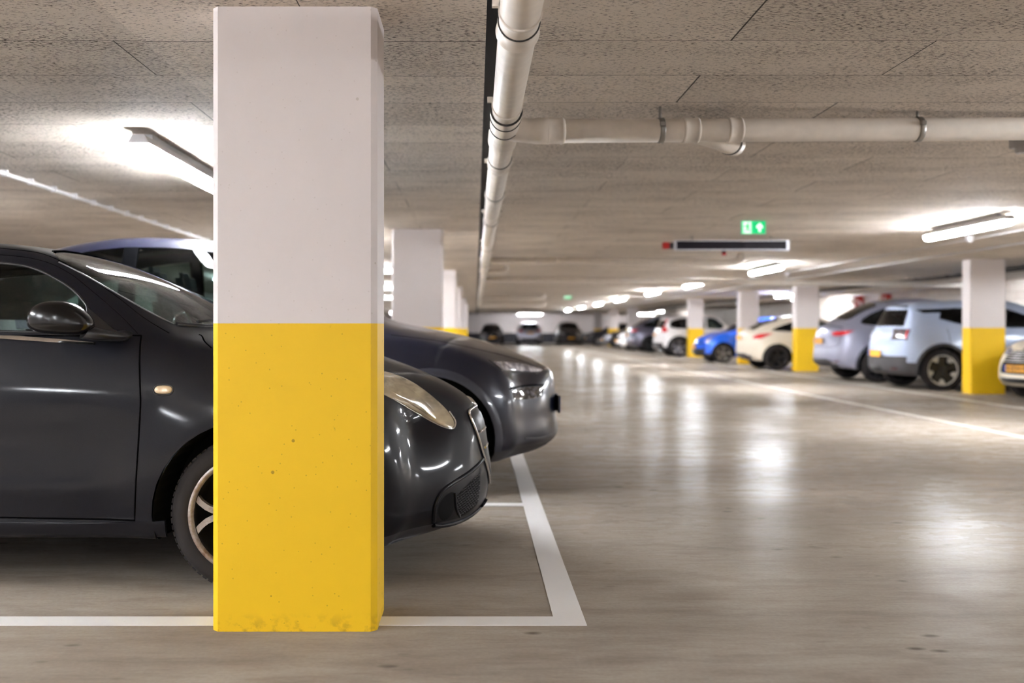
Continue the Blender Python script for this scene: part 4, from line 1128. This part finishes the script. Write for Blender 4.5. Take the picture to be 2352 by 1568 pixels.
# ---------------------------------------------------------------- the smooth electric crossovers (black one next to the hatchback, silver one opposite)
CROSS = dict(L=4.79, wf=-.93, wr=-3.82, rw_=.36, rim=.262, arch=.43, flare=.02, bow=.30, bowr=.22, reach=.9, roofz=1.69, cab=(-1.5, -4.1),
    xf=[-.13, -.02, .0, -.03, -.02, -.03, -.05], xr=[.10, .0, 0, .03, .04, .06, .10],
    ztop=[(0, .80), (-.08, .835), (-.19, .88), (-.3, .925), (-.43, .972), (-.63, 1.03), (-.95, 1.10), (-1.22, 1.145), (-1.6, 1.36), (-2.0, 1.62), (-2.45, 1.74), (-3.0, 1.77), (-3.5, 1.705), (-4.0, 1.53), (-4.4, 1.30), (-4.79, 1.16)],
    rail=[(0, .76), (-.2, .84), (-.43, .93), (-.63, .99), (-.95, 1.06), (-1.3, 1.12), (-1.7, 1.33), (-2.1, 1.60), (-2.45, 1.69), (-3.0, 1.715), (-3.5, 1.645), (-4.0, 1.47), (-4.4, 1.26), (-4.79, 1.12)],
    rw=[(0, .50), (-.3, .60), (-.8, .68), (-1.3, .74), (-1.7, .74), (-2.1, .72), (-2.6, .70), (-3.5, .67), (-4.2, .60), (-4.79, .58)],
    belt=[(0, .70), (-.2, .775), (-.43, .86), (-.8, .975), (-1.2, 1.04), (-1.7, 1.06), (-3.0, 1.10), (-3.9, 1.13), (-4.4, 1.10), (-4.79, 1.05)],
    bw=[(0, .88), (-.6, .92), (-1.3, .93), (-3.6, .93), (-4.79, .88)],
    zsh=[(0, .56), (-.5, .72), (-1, .86), (-1.6, .90), (-3.9, .95), (-4.79, .90)],
    hw=[(0, .70), (-.12, .79), (-.3, .86), (-.6, .92), (-1, .955), (-3.8, .96), (-4.3, .91), (-4.6, .84), (-4.79, .76)],
    zbot=[(0, .22), (-.4, .20), (-.8, .21), (-1.4, .20), (-3.4, .20), (-3.9, .22), (-4.79, .30)], fy=[.90, .965, .99, 1., .985],
    windows=[[(-1.55, 1.10, 1), (-1.85, 1.31), (-2.2, 1.55), (-2.5, 1.635), (-2.93, 1.655, 1), (-2.95, 1.14, 1)], [(-3.02, 1.14, 1), (-3.0, 1.655, 1), (-3.4, 1.60), (-3.9, 1.41), (-4.14, 1.23), (-3.9, 1.165, 1)]],
    windshield=sym([(-1.20, 0), (-1.24, .35), (-1.34, .60), (-1.42, .675, 1), (-1.75, .66), (-2.10, .615, 1), (-2.20, .4), (-2.24, 0)]),
    rear_glass=sym([(-4.36, 0), (-4.34, .4), (-4.24, .54, 1), (-3.75, .56, 1), (-3.66, .3), (-3.65, 0)]), rear_ax='z',
    roof_glass=sym([(-2.30, 0), (-2.28, .50, 1), (-3.5, .50, 1), (-3.56, 0)]),
    panels=[('hood', crom(sym([(-1.16, 0), (-1.22, .4), (-1.32, .62, 1), (-.8, .66), (-.4, .60), (-.22, .50, 1), (-.10, .25), (-.08, 0)]), True, 4), 'z', lambda c, n: n.z > .2),
            ('door', crom([(-1.48, .95, 1), (-1.46, .45), (-1.56, .32, 1), (-2.55, .32, 1), (-2.6, .6), (-2.58, 1.0, 1)], True, 3), 'y', lambda c, n: abs(n.y) > .3),
            ('door', crom([(-2.64, 1.0, 1), (-2.66, .6), (-2.62, .32, 1), (-3.2, .32, 1), (-3.42, .6), (-3.6, .75), (-3.62, 1.0, 1)], True, 3), 'y', lambda c, n: abs(n.y) > .3)],
    clad_z=lambda x: .285, arch_lip=plain('painted_arch', lin(46, 47, 58), .35, coat=.5), zlip=.26)
P_BLACK2 = paint('deep_blue_black_paint', lin(16, 18, 36), .2, .3, .0, .7, .03)
NEARX = dict(CROSS); NEARX['rw'] = [(0, .50), (-.3, .60), (-.8, .68), (-1.3, .76), (-1.7, .80), (-2.1, .81), (-2.6, .81), (-3.5, .77), (-4.2, .70), (-4.79, .62)]
cr1 = make_car(NEARX, 'smooth dark blue-black crossover parked beyond the dusty hatchback, its nose poking out', P_BLACK2, (.63-4.79/2, 6.45+.96), 0, None, True, G_TESLA, G_TESLA, 'multi', M_BLK)
def cpx(pts, s): return mpx(pts, s, .63)
for C in (cr1,):
    for s in (-1, 1):
        V_ = view('side', s)
        patch(C, 'headlight', V_, cpx([(1130, 829, 1), (1165, 832), (1205, 839), (1245, 849), (1258, 856, 1), (1235, 858), (1195, 855), (1158, 848), (1143, 838)], 335), .008, M_HEADL, label='thin clear headlight')
        strip(C, 'headlight_edge', V_, cpx([(1122, 825), (1143, 841), (1158, 851), (1195, 858), (1240, 862)], 335), .006, M_BLK)
        patch(C, 'lower_lamp', V_, cpx([(1172, 893, 1), (1215, 890), (1256, 891, 1), (1250, 905), (1238, 915), (1180, 916, 1)], 330), .005, M_SMOKE, label='smoked lamp in a dark slot of the bumper')
        strip(C, 'lamp_slot_edge', V_, cpx([(1168, 889), (1215, 886), (1260, 888)], 330), .006, M_SEAM, .001)
        strip(C, 'bumper_crease', V_, cpx([(1200, 996), (1235, 1000), (1268, 998)], 320), .004, plain('gap_soft', lin(30, 30, 36), .4), .001)
        patch(C, 'door_pillar', V_, [(-2.92, 1.13, 1), (-2.915, 1.655, 1), (-3.015, 1.655, 1), (-3.035, 1.13, 1)], .003, M_SEAM, smooth=2)
        strip(C, 'hood_gap', V_, [(-.16, .80), (-.30, .87), (-.6, .955), (-.9, 1.02), (-1.2, 1.06)], .0035)
    plate(C, view('front', 1), 0, .55)
    d_ = C.e
# the same kind of car in silver, tail to the aisle
P_SILVER = paint('silver_lilac_paint', lin(150, 150, 168), .4, .4, .02, .5, .14)
sil = make_car(CROSS, 'silver coupe-roofed crossover backed toward the aisle, beside the pale blue car', P_SILVER, (7.33+4.79/2, 20.1+.96), 0, None, False, G_DARK, G_DARK, 'multi', M_SILV)
C = sil
for s in (-1, 1):
    V_ = view('rcorner', s, 42)
    # a = 42: sideways coordinate runs outboard and forward
    def rc(x, y, a=42): return x*math.sin(math.radians(a))+y*math.cos(math.radians(a))
    patch(C, 'tail_lamp', V_, [(rc(-4.74, .55), 1.02, 1), (rc(-4.66, .74), 1.05), (rc(-4.36, .88), 1.075, 1), (rc(-4.50, .86), 1.0), (rc(-4.66, .76), .95), (rc(-4.74, .62), .95, 1)], .012, M_TAIL, label='red wedge tail lamp')
    patch(C, 'reflector', view('rear', s), [(.60, .40, 1), (.70, .41, 1), (.70, .435, 1), (.60, .43, 1)], .006, M_TAILD)
V_ = view('rear', 1)
patch(C, 'rear_valance', V_, [(-.62, .30, 1), (.62, .30, 1), (.66, .40, 1), (.40, .47, 1), (-.40, .47, 1), (-.66, .40, 1)], .008, M_CLAD)
strip(C, 'spoiler', V_, [(-.60, 1.13), (-.3, 1.165), (0, 1.175), (.3, 1.165), (.60, 1.13)], .016, M_BLK, -.004)
patch(C, 'reversing_lamp', V_, [(.52, .36, 1), (.66, .37, 1), (.66, .40, 1), (.52, .40, 1)], .012, M_HEADL); patch(C, 'reversing_lamp', V_, [(-.52, .36, 1), (-.66, .37, 1), (-.66, .40, 1), (-.52, .40, 1)], .012, M_HEADL)
strip(C, 'tailgate_gap', V_, [(-.70, 1.0), (-.64, .74), (0, .72), (.64, .74), (.70, 1.0)], .005)
plate(C, V_, 0, .84)

# ---------------------------------------------------------------- a general hatchback / crossover / saloon
def general(L, H, W, hood, cowl, kind='hatch', R=.32, clad=None, belt=None, wb=None, oh=.84):
    """H roof height, hood: height of the bonnet's rear edge, cowl: distance nose to windscreen foot"""
    b = belt or H*.635; xh = cowl+.95 if kind != 'suv' else cowl+.78
    wb = wb or L*.60
    if kind == 'saloon':
        rear = [(-L+1.55, H-.10), (-L+1.05, H-.27), (-L+.62, b+.08), (-L+.3, b+.05), (-L, b)]; xr = [.08, 0, 0, .03, .05, .08, .14]
        rrail = [(-L+1.55, H-.17), (-L+1.05, H-.35), (-L+.62, b+.03), (-L, b-.05)]
        rg, ra = sym([(-L+.72, 0), (-L+.74, .5), (-L+.86, .56, 1), (-L+1.42, .54, 1), (-L+1.52, 0)]), 'z'
    else:
        d = .42 if kind == 'hatch' else .28
        rear = [(-L+1.1, H-.035), (-L+.4, H-.08), (-L, H-.15)]; xr = [.08, 0, 0, .02, .04, .10, d]
        rrail = [(-L+1.1, H-.09), (-L+.4, H-.14), (-L, H-.22)]
        rg, ra = [(-W*.33, b+.05, 1), (W*.33, b+.05, 1), (W*.27, H-.20, 1), (-W*.27, H-.20, 1)], 'x'
    S = dict(L=L, wf=-oh, wr=-oh-wb, rw_=R, rim=R*.73, arch=R+.065, flare=.022, bow=.28, bowr=.18, reach=.8, reachr=.7, roofz=H, cab=(-cowl-.2, -L+.55 if kind != 'saloon' else -L+1.2), N=24,
        xf=[-.10, -.01, 0, -.02, -.03, -.06, -.12], xr=xr,
        ztop=[(0, hood-.26), (-.1, hood-.20), (-.35, hood-.12), (-cowl*.6, hood-.04), (-cowl, hood), (-cowl-.35, hood+(H-hood)*.42), (-xh+.1, H-.10), (-xh-.2, H-.02), (-xh-.6, H)]+rear,
        rail=[(0, hood-.32), (-.35, hood-.18), (-cowl*.6, hood-.10), (-cowl-.15, hood-.03), (-cowl-.5, hood+(H-hood)*.40), (-xh-.05, H-.13), (-xh-.5, H-.07)]+rrail,
        rw=[(0, W*.26), (-.35, W*.32), (-cowl, W*.385), (-xh, W*.35), (-xh-.5, W*.34), (-L+.5, W*.325), (-L, W*.30)],
        belt=[(0, hood-.36), (-.35, hood-.23), (-cowl*.6, hood-.13), (-cowl, hood-.05), (-cowl-.5, b-.03), (-L*.6, b), (-L, b+.02)],
        bw=[(0, .86), (-cowl, .93), (-L*.8, .93), (-L, .90)],
        zsh=[(0, hood-.50), (-.5, hood-.32), (-1.2, b-.20), (-L+.5, b-.14), (-L, b-.16)],
        hw=[(0, W*.37), (-.12, W*.42), (-.35, W*.465), (-.8, W*.495), (-1.2, W*.5), (-L+1.1, W*.5), (-L+.4, W*.475), (-L+.1, W*.435), (-L, W*.40)],
        zbot=[(0, .22), (-.5, .2), (-1.4, .2), (-L+1.3, .2), (-L, .27)], fy=[.92, .965, .99, 1., .985],
        windshield=sym([(-cowl-.02, 0), (-cowl-.08, W*.25), (-cowl-.22, W*.355, 1), (-xh+.18, W*.335, 1), (-xh+.04, W*.2), (-xh, 0)]),
        rear_glass=rg, rear_ax=ra)
    x1, x2 = -cowl-.42, -xh-.15
    mid = -L*.56; end = -L+(.42 if kind != 'saloon' else .95); z2 = H-(.125 if kind == 'suv' else .15)
    S['windows'] = [[(x1, b+.015, 1), (x1-.30, b+(H-b)*.50), (x2, z2-.02), (mid+.04, z2, 1), (mid+.04, b+.025, 1)],
                    [(mid-.04, b+.025, 1), (mid-.04, z2, 1), ((mid+end)/2-.15, z2-(.01 if kind == 'suv' else .04)), (end+.12, H-.27, 1), (end+.10, b+.09, 1), (end+.35, b+.03, 1)]]
    if clad is not None: S['clad_z'] = clad
    return S
def door_lines(C, L, b, xs, z0=.32):
    for s in (-1, 1):
        for x in xs: strip(C, 'door_gap', view('side', s), [(x, b), (x+.03, .7), (x+.0, z0)], .005)
def mirrors(C, x, y, z, m):
    for s in (-1, 1):
        b2 = bmesh.new(); bmesh.ops.create_uvsphere(b2, u_segments=20, v_segments=12, radius=1)
        for v in b2.verts: v.co = Vector((v.co.x*.09+x, v.co.y*.13+s*(y+.035), v.co.z*.075+z))
        o = obj('door_mirror', b2, m, C.e, smooth=True); o.location.x = C.S['L']/2

# pale blue boxy crossover behind the right-hand pillar
SB = general(4.45, 1.655, 1.86, 1.05, 1.15, 'suv', .365, clad=lambda x: (.60 if x < -4.2 else .47 if x < -4.0 else .40), belt=1.10, wb=2.72, oh=.88)
SB['arch_lip'] = plain('grey_arch', lin(50, 48, 50), .6); SB['zlip'] = .3
SB['windows'] = [[(-1.62, 1.12, 1), (-1.95, 1.30), (-2.25, 1.43), (-2.6, 1.49), (-3.98, 1.45, 1), (-3.45, 1.20), (-2.9, 1.12, 1)]]
P_ICE = paint('ice_blue_paint', lin(160, 170, 192), .15, .4, .02, .5, .13)
ib = make_car(SB, 'pale ice-blue boxy crossover parked tail out behind the closest aisle pillar', P_ICE, (7.47+4.45/2, 17.42+.93), 0, None, False, G_DARK, G_DARK, 'blade', M_BLADE)
C = ib; V_ = view('rear', 1)
patch(C, 'rear_panel', V_, [(-.62, .92, 1), (.62, .92, 1), (.62, 1.08, 1), (-.62, 1.08, 1)], .012, paint('ice_blue_gloss', lin(170, 178, 196), .1, .3, .0, .5, .1))
for s in (-1, 1):
    Vr = view('rear', s)
    tl = patch(C, 'tail_lamp', view('rcorner', s, 25), [(-1.42, .90, 1), (-1.05, .90, 1), (-1.04, 1.10, 1), (-1.42, 1.10, 1)], .014, M_SMOKE, label='dark tail lamp block with a red edge')
    for z in (.93, .97, 1.01, 1.05): patch(C, 'lamp_bar', view('rcorner', s, 25), [(-1.40, z, 1), (-1.15, z, 1), (-1.15, z+.015, 1), (-1.40, z+.015, 1)], .020, M_TAILD, parent=None, smooth=2)
    patch(C, 'lamp_edge', view('rcorner', s, 25), [(-1.10, .92, 1), (-1.06, .92, 1), (-1.06, 1.08, 1), (-1.10, 1.08, 1)], .020, M_TAIL, smooth=2)
    patch(C, 'reflector', Vr, [(.50, .36, 1), (.62, .36, 1), (.62, .385, 1), (.50, .385, 1)], .01, M_TAILD)
patch(C, 'tow_cover', V_, [(-.25, .30, 1), (.25, .30, 1), (.22, .42, 1), (-.22, .42, 1)], .01, M_BLK)
strip(C, 'roof_spoiler', V_, [(-.48, 1.50), (0, 1.53), (.48, 1.50)], .022, M_BLK, -.01)
plate(C, V_, 0, .645)
door_lines(C, 4.45, 1.1, (-1.45, -2.55, -3.5), .42); mirrors(C, -1.75, .9, 1.12, P_ICE)
# a lifted rear quarter in body colour, like a fin over the window line
for s in (-1, 1): patch(C, 'rear_quarter_fin', view('side', s), [(-4.14, 1.13, 1), (-3.92, 1.38, 1), (-3.55, 1.395, 1), (-3.60, 1.28, 1), (-3.2, 1.17, 1), (-3.3, 1.12, 1)], .008, P_ICE, smooth=2)

# cream hatchback / coupe-tail car
SC_ = general(4.25, 1.47, 1.80, 1.0, 1.1, 'hatch', .325, clad=lambda x: (.40 if x < -4.05 else 0), belt=.98, wb=2.55, oh=.87)
SC_['ztop'] = [p for p in SC_['ztop'] if p[0] > -2.9]+[(-3.0, 1.44), (-3.5, 1.33), (-3.95, 1.15), (-4.25, 1.06)]
SC_['rail'] = [p for p in SC_['rail'] if p[0] > -2.9]+[(-3.0, 1.38), (-3.5, 1.26), (-3.95, 1.09), (-4.25, 1.0)]
SC_['xr'] = [.14, .04, 0, .02, .03, .07, .12]; SC_['rear_ax'] = 'z'
SC_['rear_glass'] = sym([(-3.98, 0), (-3.95, .42), (-3.85, .50, 1), (-3.3, .52, 1), (-3.2, 0)])
SC_['windows'][1] = [(-2.42, 1.0, 1), (-2.42, 1.31, 1), (-2.9, 1.29), (-3.35, 1.16), (-3.55, 1.06, 1), (-3.1, 1.02, 1)]
P_CREAM = paint('cream_paint', lin(214, 203, 186), .0, .4, .02, .5, .12)
cm = make_car(SC_, 'cream hatchback with slanted red tail lamps parked tail out between two pillars', P_CREAM, (7.2+4.25/2, 26.05+.9), 0, None, False, G_MID, G_DARK, 'five', plain('dark_rim', lin(46, 44, 46), .4, .5))
C = cm
for s in (-1, 1):
    patch(C, 'tail_lamp', view('side', s), [(-4.02, .84), (-3.88, .835), (-3.72, .895), (-3.52, .985, 1), (-3.78, .975), (-3.98, .93)], .012, M_TAIL, label='slanted red tail lamp')
V_ = view('rear', 1)
patch(C, 'rear_valance', V_, [(-.62, .28, 1), (.62, .28, 1), (.60, .36, 1), (.42, .44, 1), (-.42, .44, 1), (-.60, .36, 1)], .012, M_CLAD)
strip(C, 'red_reflector_line', V_, [(-.55, .34), (0, .335), (.55, .34)], .012, M_TAILD, -.012)
plate(C, V_, 0, .86); strip(C, 'spoiler', V_, [(-.55, 1.045), (0, 1.075), (.55, 1.045)], .014, P_CREAM, -.01)
door_lines(C, 4.25, .95, (-1.4, -2.5), .36); mirrors(C, -1.7, .87, 1.02, P_CREAM)

# bright blue small car, nose to the aisle
SBL = general(3.95, 1.50, 1.72, 1.02, .95, 'hatch', .305, clad=lambda x: (.30 if x > -.5 else 0), belt=.97, wb=2.5, oh=.80)
P_BLUE = paint('bright_blue_paint', lin(20, 92, 214), .25, .28, .0)
bl = make_car(SBL, 'bright blue small car parked nose out between two far pillars', P_BLUE, (7.12+3.95/2, 31.3+.86), PI, None, False, G_MID, G_DARK, 'five', M_SILV)
C = bl; V_ = view('front', 1)
for s in (-1, 1):
    patch(C, 'headlight', view('fcorner', s, 40), [(.50, .66), (.62, .66), (.80, .76), (.86, .84, 1), (.68, .80), (.52, .74)], .012, M_HEADL)
    patch(C, 'fog_lamp', view('fcorner', s, 30), [(.50, .34), (.62, .34), (.64, .44), (.52, .44)], .01, M_BLK)
patch(C, 'lower_grille', V_, [(-.50, .26, 1), (.50, .26, 1), (.58, .46, 1), (-.58, .46, 1)], .008, M_BLK)
patch(C, 'upper_grille', V_, [(-.42, .60, 1), (.42, .60, 1), (.36, .66, 1), (-.36, .66, 1)], .008, M_BLK)
patch(C, 'badge', V_, [(.05*math.cos(k*PI/4), .68+.04*math.sin(k*PI/4)) for k in range(8)], .014, M_CHROME); plate(C, V_, 0, .50)
door_lines(C, 3.95, .95, (-1.25, -2.25), .34); mirrors(C, -1.5, .84, 1.02, P_BLUE)

# white sport utility, tail out
SW = general(4.43, 1.66, 1.87, 1.08, 1.2, 'suv', .36, clad=lambda x: (.52 if x < -4.2 else .38), belt=1.08, wb=2.70, oh=.88)
SW['arch_lip'] = SB['arch_lip']; SW['zlip'] = .3
P_WHITE = paint('white_paint', lin(216, 212, 212), .0, .4, .01, .5, .12)
wv = make_car(SW, 'white sport utility with tall bent red tail lamp parked tail out behind a pillar', P_WHITE, (7.2+4.43/2, 38.75+.94), 0, None, False, G_MID, G_DARK, 'five', M_SILV)
C = wv
for s in (-1, 1):
    a = 35; u0 = (-4.37)*math.sin(math.radians(a))+.82*math.cos(math.radians(a))
    patch(C, 'tail_lamp', view('rcorner', s, a), [(u0-.02, 1.50, 1), (u0+.07, 1.50, 1), (u0+.04, 1.28), (u0-.02, 1.08, 1), (u0+.20, 1.08, 1), (u0+.20, .98, 1), (u0-.12, .98, 1), (u0-.10, 1.15), (u0-.02, 1.32)], .016, M_TAIL, smooth=2, K=(0, .5, .8, 1.), label='tall bent red tail lamp')
    patch(C, 'reflector', view('rear', s), [(.55, .50, 1), (.70, .50, 1), (.70, .54, 1), (.55, .54, 1)], .014, M_TAILD)
V_ = view('rear', 1); plate(C, V_, 0, .86); patch(C, 'skid_plate', V_, [(-.55, .30, 1), (.55, .30, 1), (.5, .40, 1), (-.5, .40, 1)], .01, M_SILV)
door_lines(C, 4.43, 1.06, (-1.45, -2.55, -3.45), .4); mirrors(C, -1.8, .92, 1.12, P_WHITE)

# dark grey fastback, tail out
P_GREY = paint('dark_grey_lilac_paint', lin(98, 96, 114), .5, .3, .02)
SG = dict(CROSS); SG.update(clad_z=lambda x: .24); SG.pop('arch_lip')
dg_ = make_car(SG, 'dark grey sloping-back car with red tail lamps beyond the white sport utility', P_GREY, (7.28+4.79/2, 46.4+.93), 0, None, False, G_DARK, G_DARK, 'multi', M_SILV)
C = dg_
for s in (-1, 1):
    patch(C, 'tail_lamp', view('rcorner', s, 42), [(rc(-4.74, .50), 1.04, 1), (rc(-4.66, .74), 1.07), (rc(-4.40, .88), 1.075, 1), (rc(-4.60, .8), .96), (rc(-4.74, .58), .95, 1)], .014, M_TAIL)
    patch(C, 'reflector', view('rear', s), [(.45, .48, 1), (.70, .48, 1), (.70, .56, 1), (.45, .56, 1)], .014, M_TAILD)
plate(C, view('rear', 1), 0, .80); mirrors(C, -1.85, .94, 1.10, P_GREY)

def front_kit(C, H, plate_z=.48, lampm=None):
    V_ = view('front', 1)
    for s in (-1, 1):
        patch(C, 'headlight', view('fcorner', s, 30), [(.42, H-.10), (.62, H-.12), (.86, H-.03), (.84, H+.05), (.62, H+.01), (.45, H-.02)], .012, lampm or M_HEADL, smooth=3)
        patch(C, 'fog_lamp', view('fcorner', s, 25), [(.48, .34), (.62, .34), (.63, .42), (.49, .42)], .01, M_HEADL, smooth=2)
    patch(C, 'front_grille', V_, [(-.42, H-.20, 1), (.42, H-.20, 1), (.38, H-.04, 1), (-.38, H-.04, 1)], .01, M_BLK, smooth=2)
    patch(C, 'lower_grille', V_, [(-.45, .24, 1), (.45, .24, 1), (.5, .38, 1), (-.5, .38, 1)], .01, M_BLK, smooth=2)
    patch(C, 'badge', V_, [(.05*math.cos(k*PI/4), H-.11+.05*math.sin(k*PI/4)) for k in range(8)], .018, M_CHROME)
    plate(C, V_, 0, plate_z)
def rear_kit(C, z=.92):
    for s in (-1, 1): patch(C, 'tail_lamp', view('rcorner', s, 20), [(-.86*0+rc(-C.S['L'], .55, 20), z-.06, 1), (rc(-C.S['L']+.1, .82, 20), z-.06, 1), (rc(-C.S['L']+.1, .82, 20), z+.08, 1), (rc(-C.S['L'], .55, 20), z+.06, 1)], .014, M_TAIL, smooth=2)
    plate(C, view('rear', 1), 0, z-.12)
    patch(C, 'rear_valance', view('rear', 1), [(-.6, .28, 1), (.6, .28, 1), (.6, .42, 1), (-.6, .42, 1)], .01, M_CLAD, smooth=2)
SH = general(4.05, 1.48, 1.76, 1.0, 1.0, 'hatch', .31, belt=.96, wb=2.5, oh=.82)
SS = general(4.50, 1.45, 1.80, .98, 1.15, 'saloon', .32, belt=.95, wb=2.7, oh=.86)
SU = general(4.4, 1.64, 1.84, 1.08, 1.15, 'suv', .35, belt=1.06, wb=2.65, oh=.87)
P_DK = paint('charcoal_paint', lin(44, 42, 48), .4, .3, .02); P_SG = paint('silver_paint', lin(186, 184, 198), .6, .28, .0); P_BR = paint('dark_graphite_paint', lin(64, 60, 60), .4, .3, .0)
# small white car nose out, two dark ones further on
C = make_car(SH, 'small white car nose out beyond the dark grey car', P_WHITE, (7.2+4.05/2, 49.6+.88), PI, None, False, G_DARK, G_DARK, 'five', M_SILV); front_kit(C, .74)
C = make_car(SS, 'dark saloon nose out beside the far pillar with the yellow foot', P_DK, (7.3+4.5/2, 57.0), PI, None, False, G_DARK, G_DARK, 'five', M_SILV); front_kit(C, .72)
C = make_car(SH, 'dark small car nose out next to the last pillars by the end wall', P_DK, (7.2+4.05/2, 64.6), PI, None, False, G_DARK, G_DARK, 'five', M_SILV); front_kit(C, .74)
# three cars against the end wall
C = make_car(SH, 'dark hatchback against the end wall, seen just over the hood of the dark crossover', P_BR, (1.15, 71.6), -PI/2, None, False, G_DARK, G_DARK, 'five', M_SILV); front_kit(C, .74)
C = make_car(SU, 'silver car against the end wall under the crosswise tube light', P_SG, (3.85, 71.8), PI/2, None, False, G_DARK, G_MID, 'five', M_SILV); rear_kit(C, .95)
C = make_car(SU, 'graphite car with yellow plate against the end wall at the foot of the row', P_BR, (6.75, 71.8), -PI/2, None, False, G_DARK, G_DARK, 'five', M_SILV); front_kit(C, .80, .44)
# one more in the row of dark cars, hidden for the most part behind the dark crossover
# ---------------------------------------------------------------- cream car with a striped grille at the picture's edge
SF = general(4.35, 1.47, 1.82, 1.02, 1.1, 'hatch', .325, belt=.97, wb=2.65, oh=.88, clad=lambda x: (.235 if x > -.6 else 0))
SF['bow'] = .26
P_CREAM2 = paint('warm_white_paint', lin(222, 211, 192), .0, .35, .01, .5, .1)
fo = make_car(SF, 'cream car with chrome-striped grille and yellow plate, nose out beside the closest aisle pillar', P_CREAM2, (8.12+4.35/2*math.cos(.18), 14.75+4.35/2*math.sin(.18)), PI+.18, None, False, G_MID, G_DARK, 'five', M_SILV)
C = fo; V_ = view('front', 1); M_CHROMEW = plain('bright_chrome', lin(235, 232, 232), .3, .7)
G0 = [(-.60, .60), (-.56, .70), (-.44, .755), (0, .77), (.44, .755), (.56, .70), (.60, .60), (.56, .47), (.42, .42), (-.42, .42), (-.56, .47)]
patch(C, 'front_grille', V_, G0, .010, M_LINER, label='black grille with chrome bars')
for k, z in enumerate((.60, .636, .672, .708, .738)):
    w_ = .50-.03*max(0, k-1); strip(C, 'grille_bar', V_, [(-w_, z-.006), (-w_*.5, z), (0, z), (w_*.5, z), (w_, z-.006)], .0065, M_CHROMEW, -.014)
patch(C, 'lower_grille', V_, [(-.50, .275, 1), (.50, .275, 1), (.56, .355, 1), (-.56, .355, 1)], .008, M_BLK)
for s in (-1, 1):
    patch(C, 'headlight', view('fcorner', s, 35), [(.62, .70), (.74, .70), (.98, .80), (1.02, .86, 1), (.84, .83), (.66, .78)], .012, M_HEADL)
patch(C, 'badge', view('front', 1), [(.045*math.cos(k*PI/4), .80+.02*math.sin(k*PI/4)) for k in range(8)], .01, M_BLK)
plate(C, V_, 0, .50, '8-SDH-98')
door_lines(C, 4.35, .95, (-1.4, -2.5), .34); mirrors(C, -1.7, .88, 1.04, P_CREAM2)
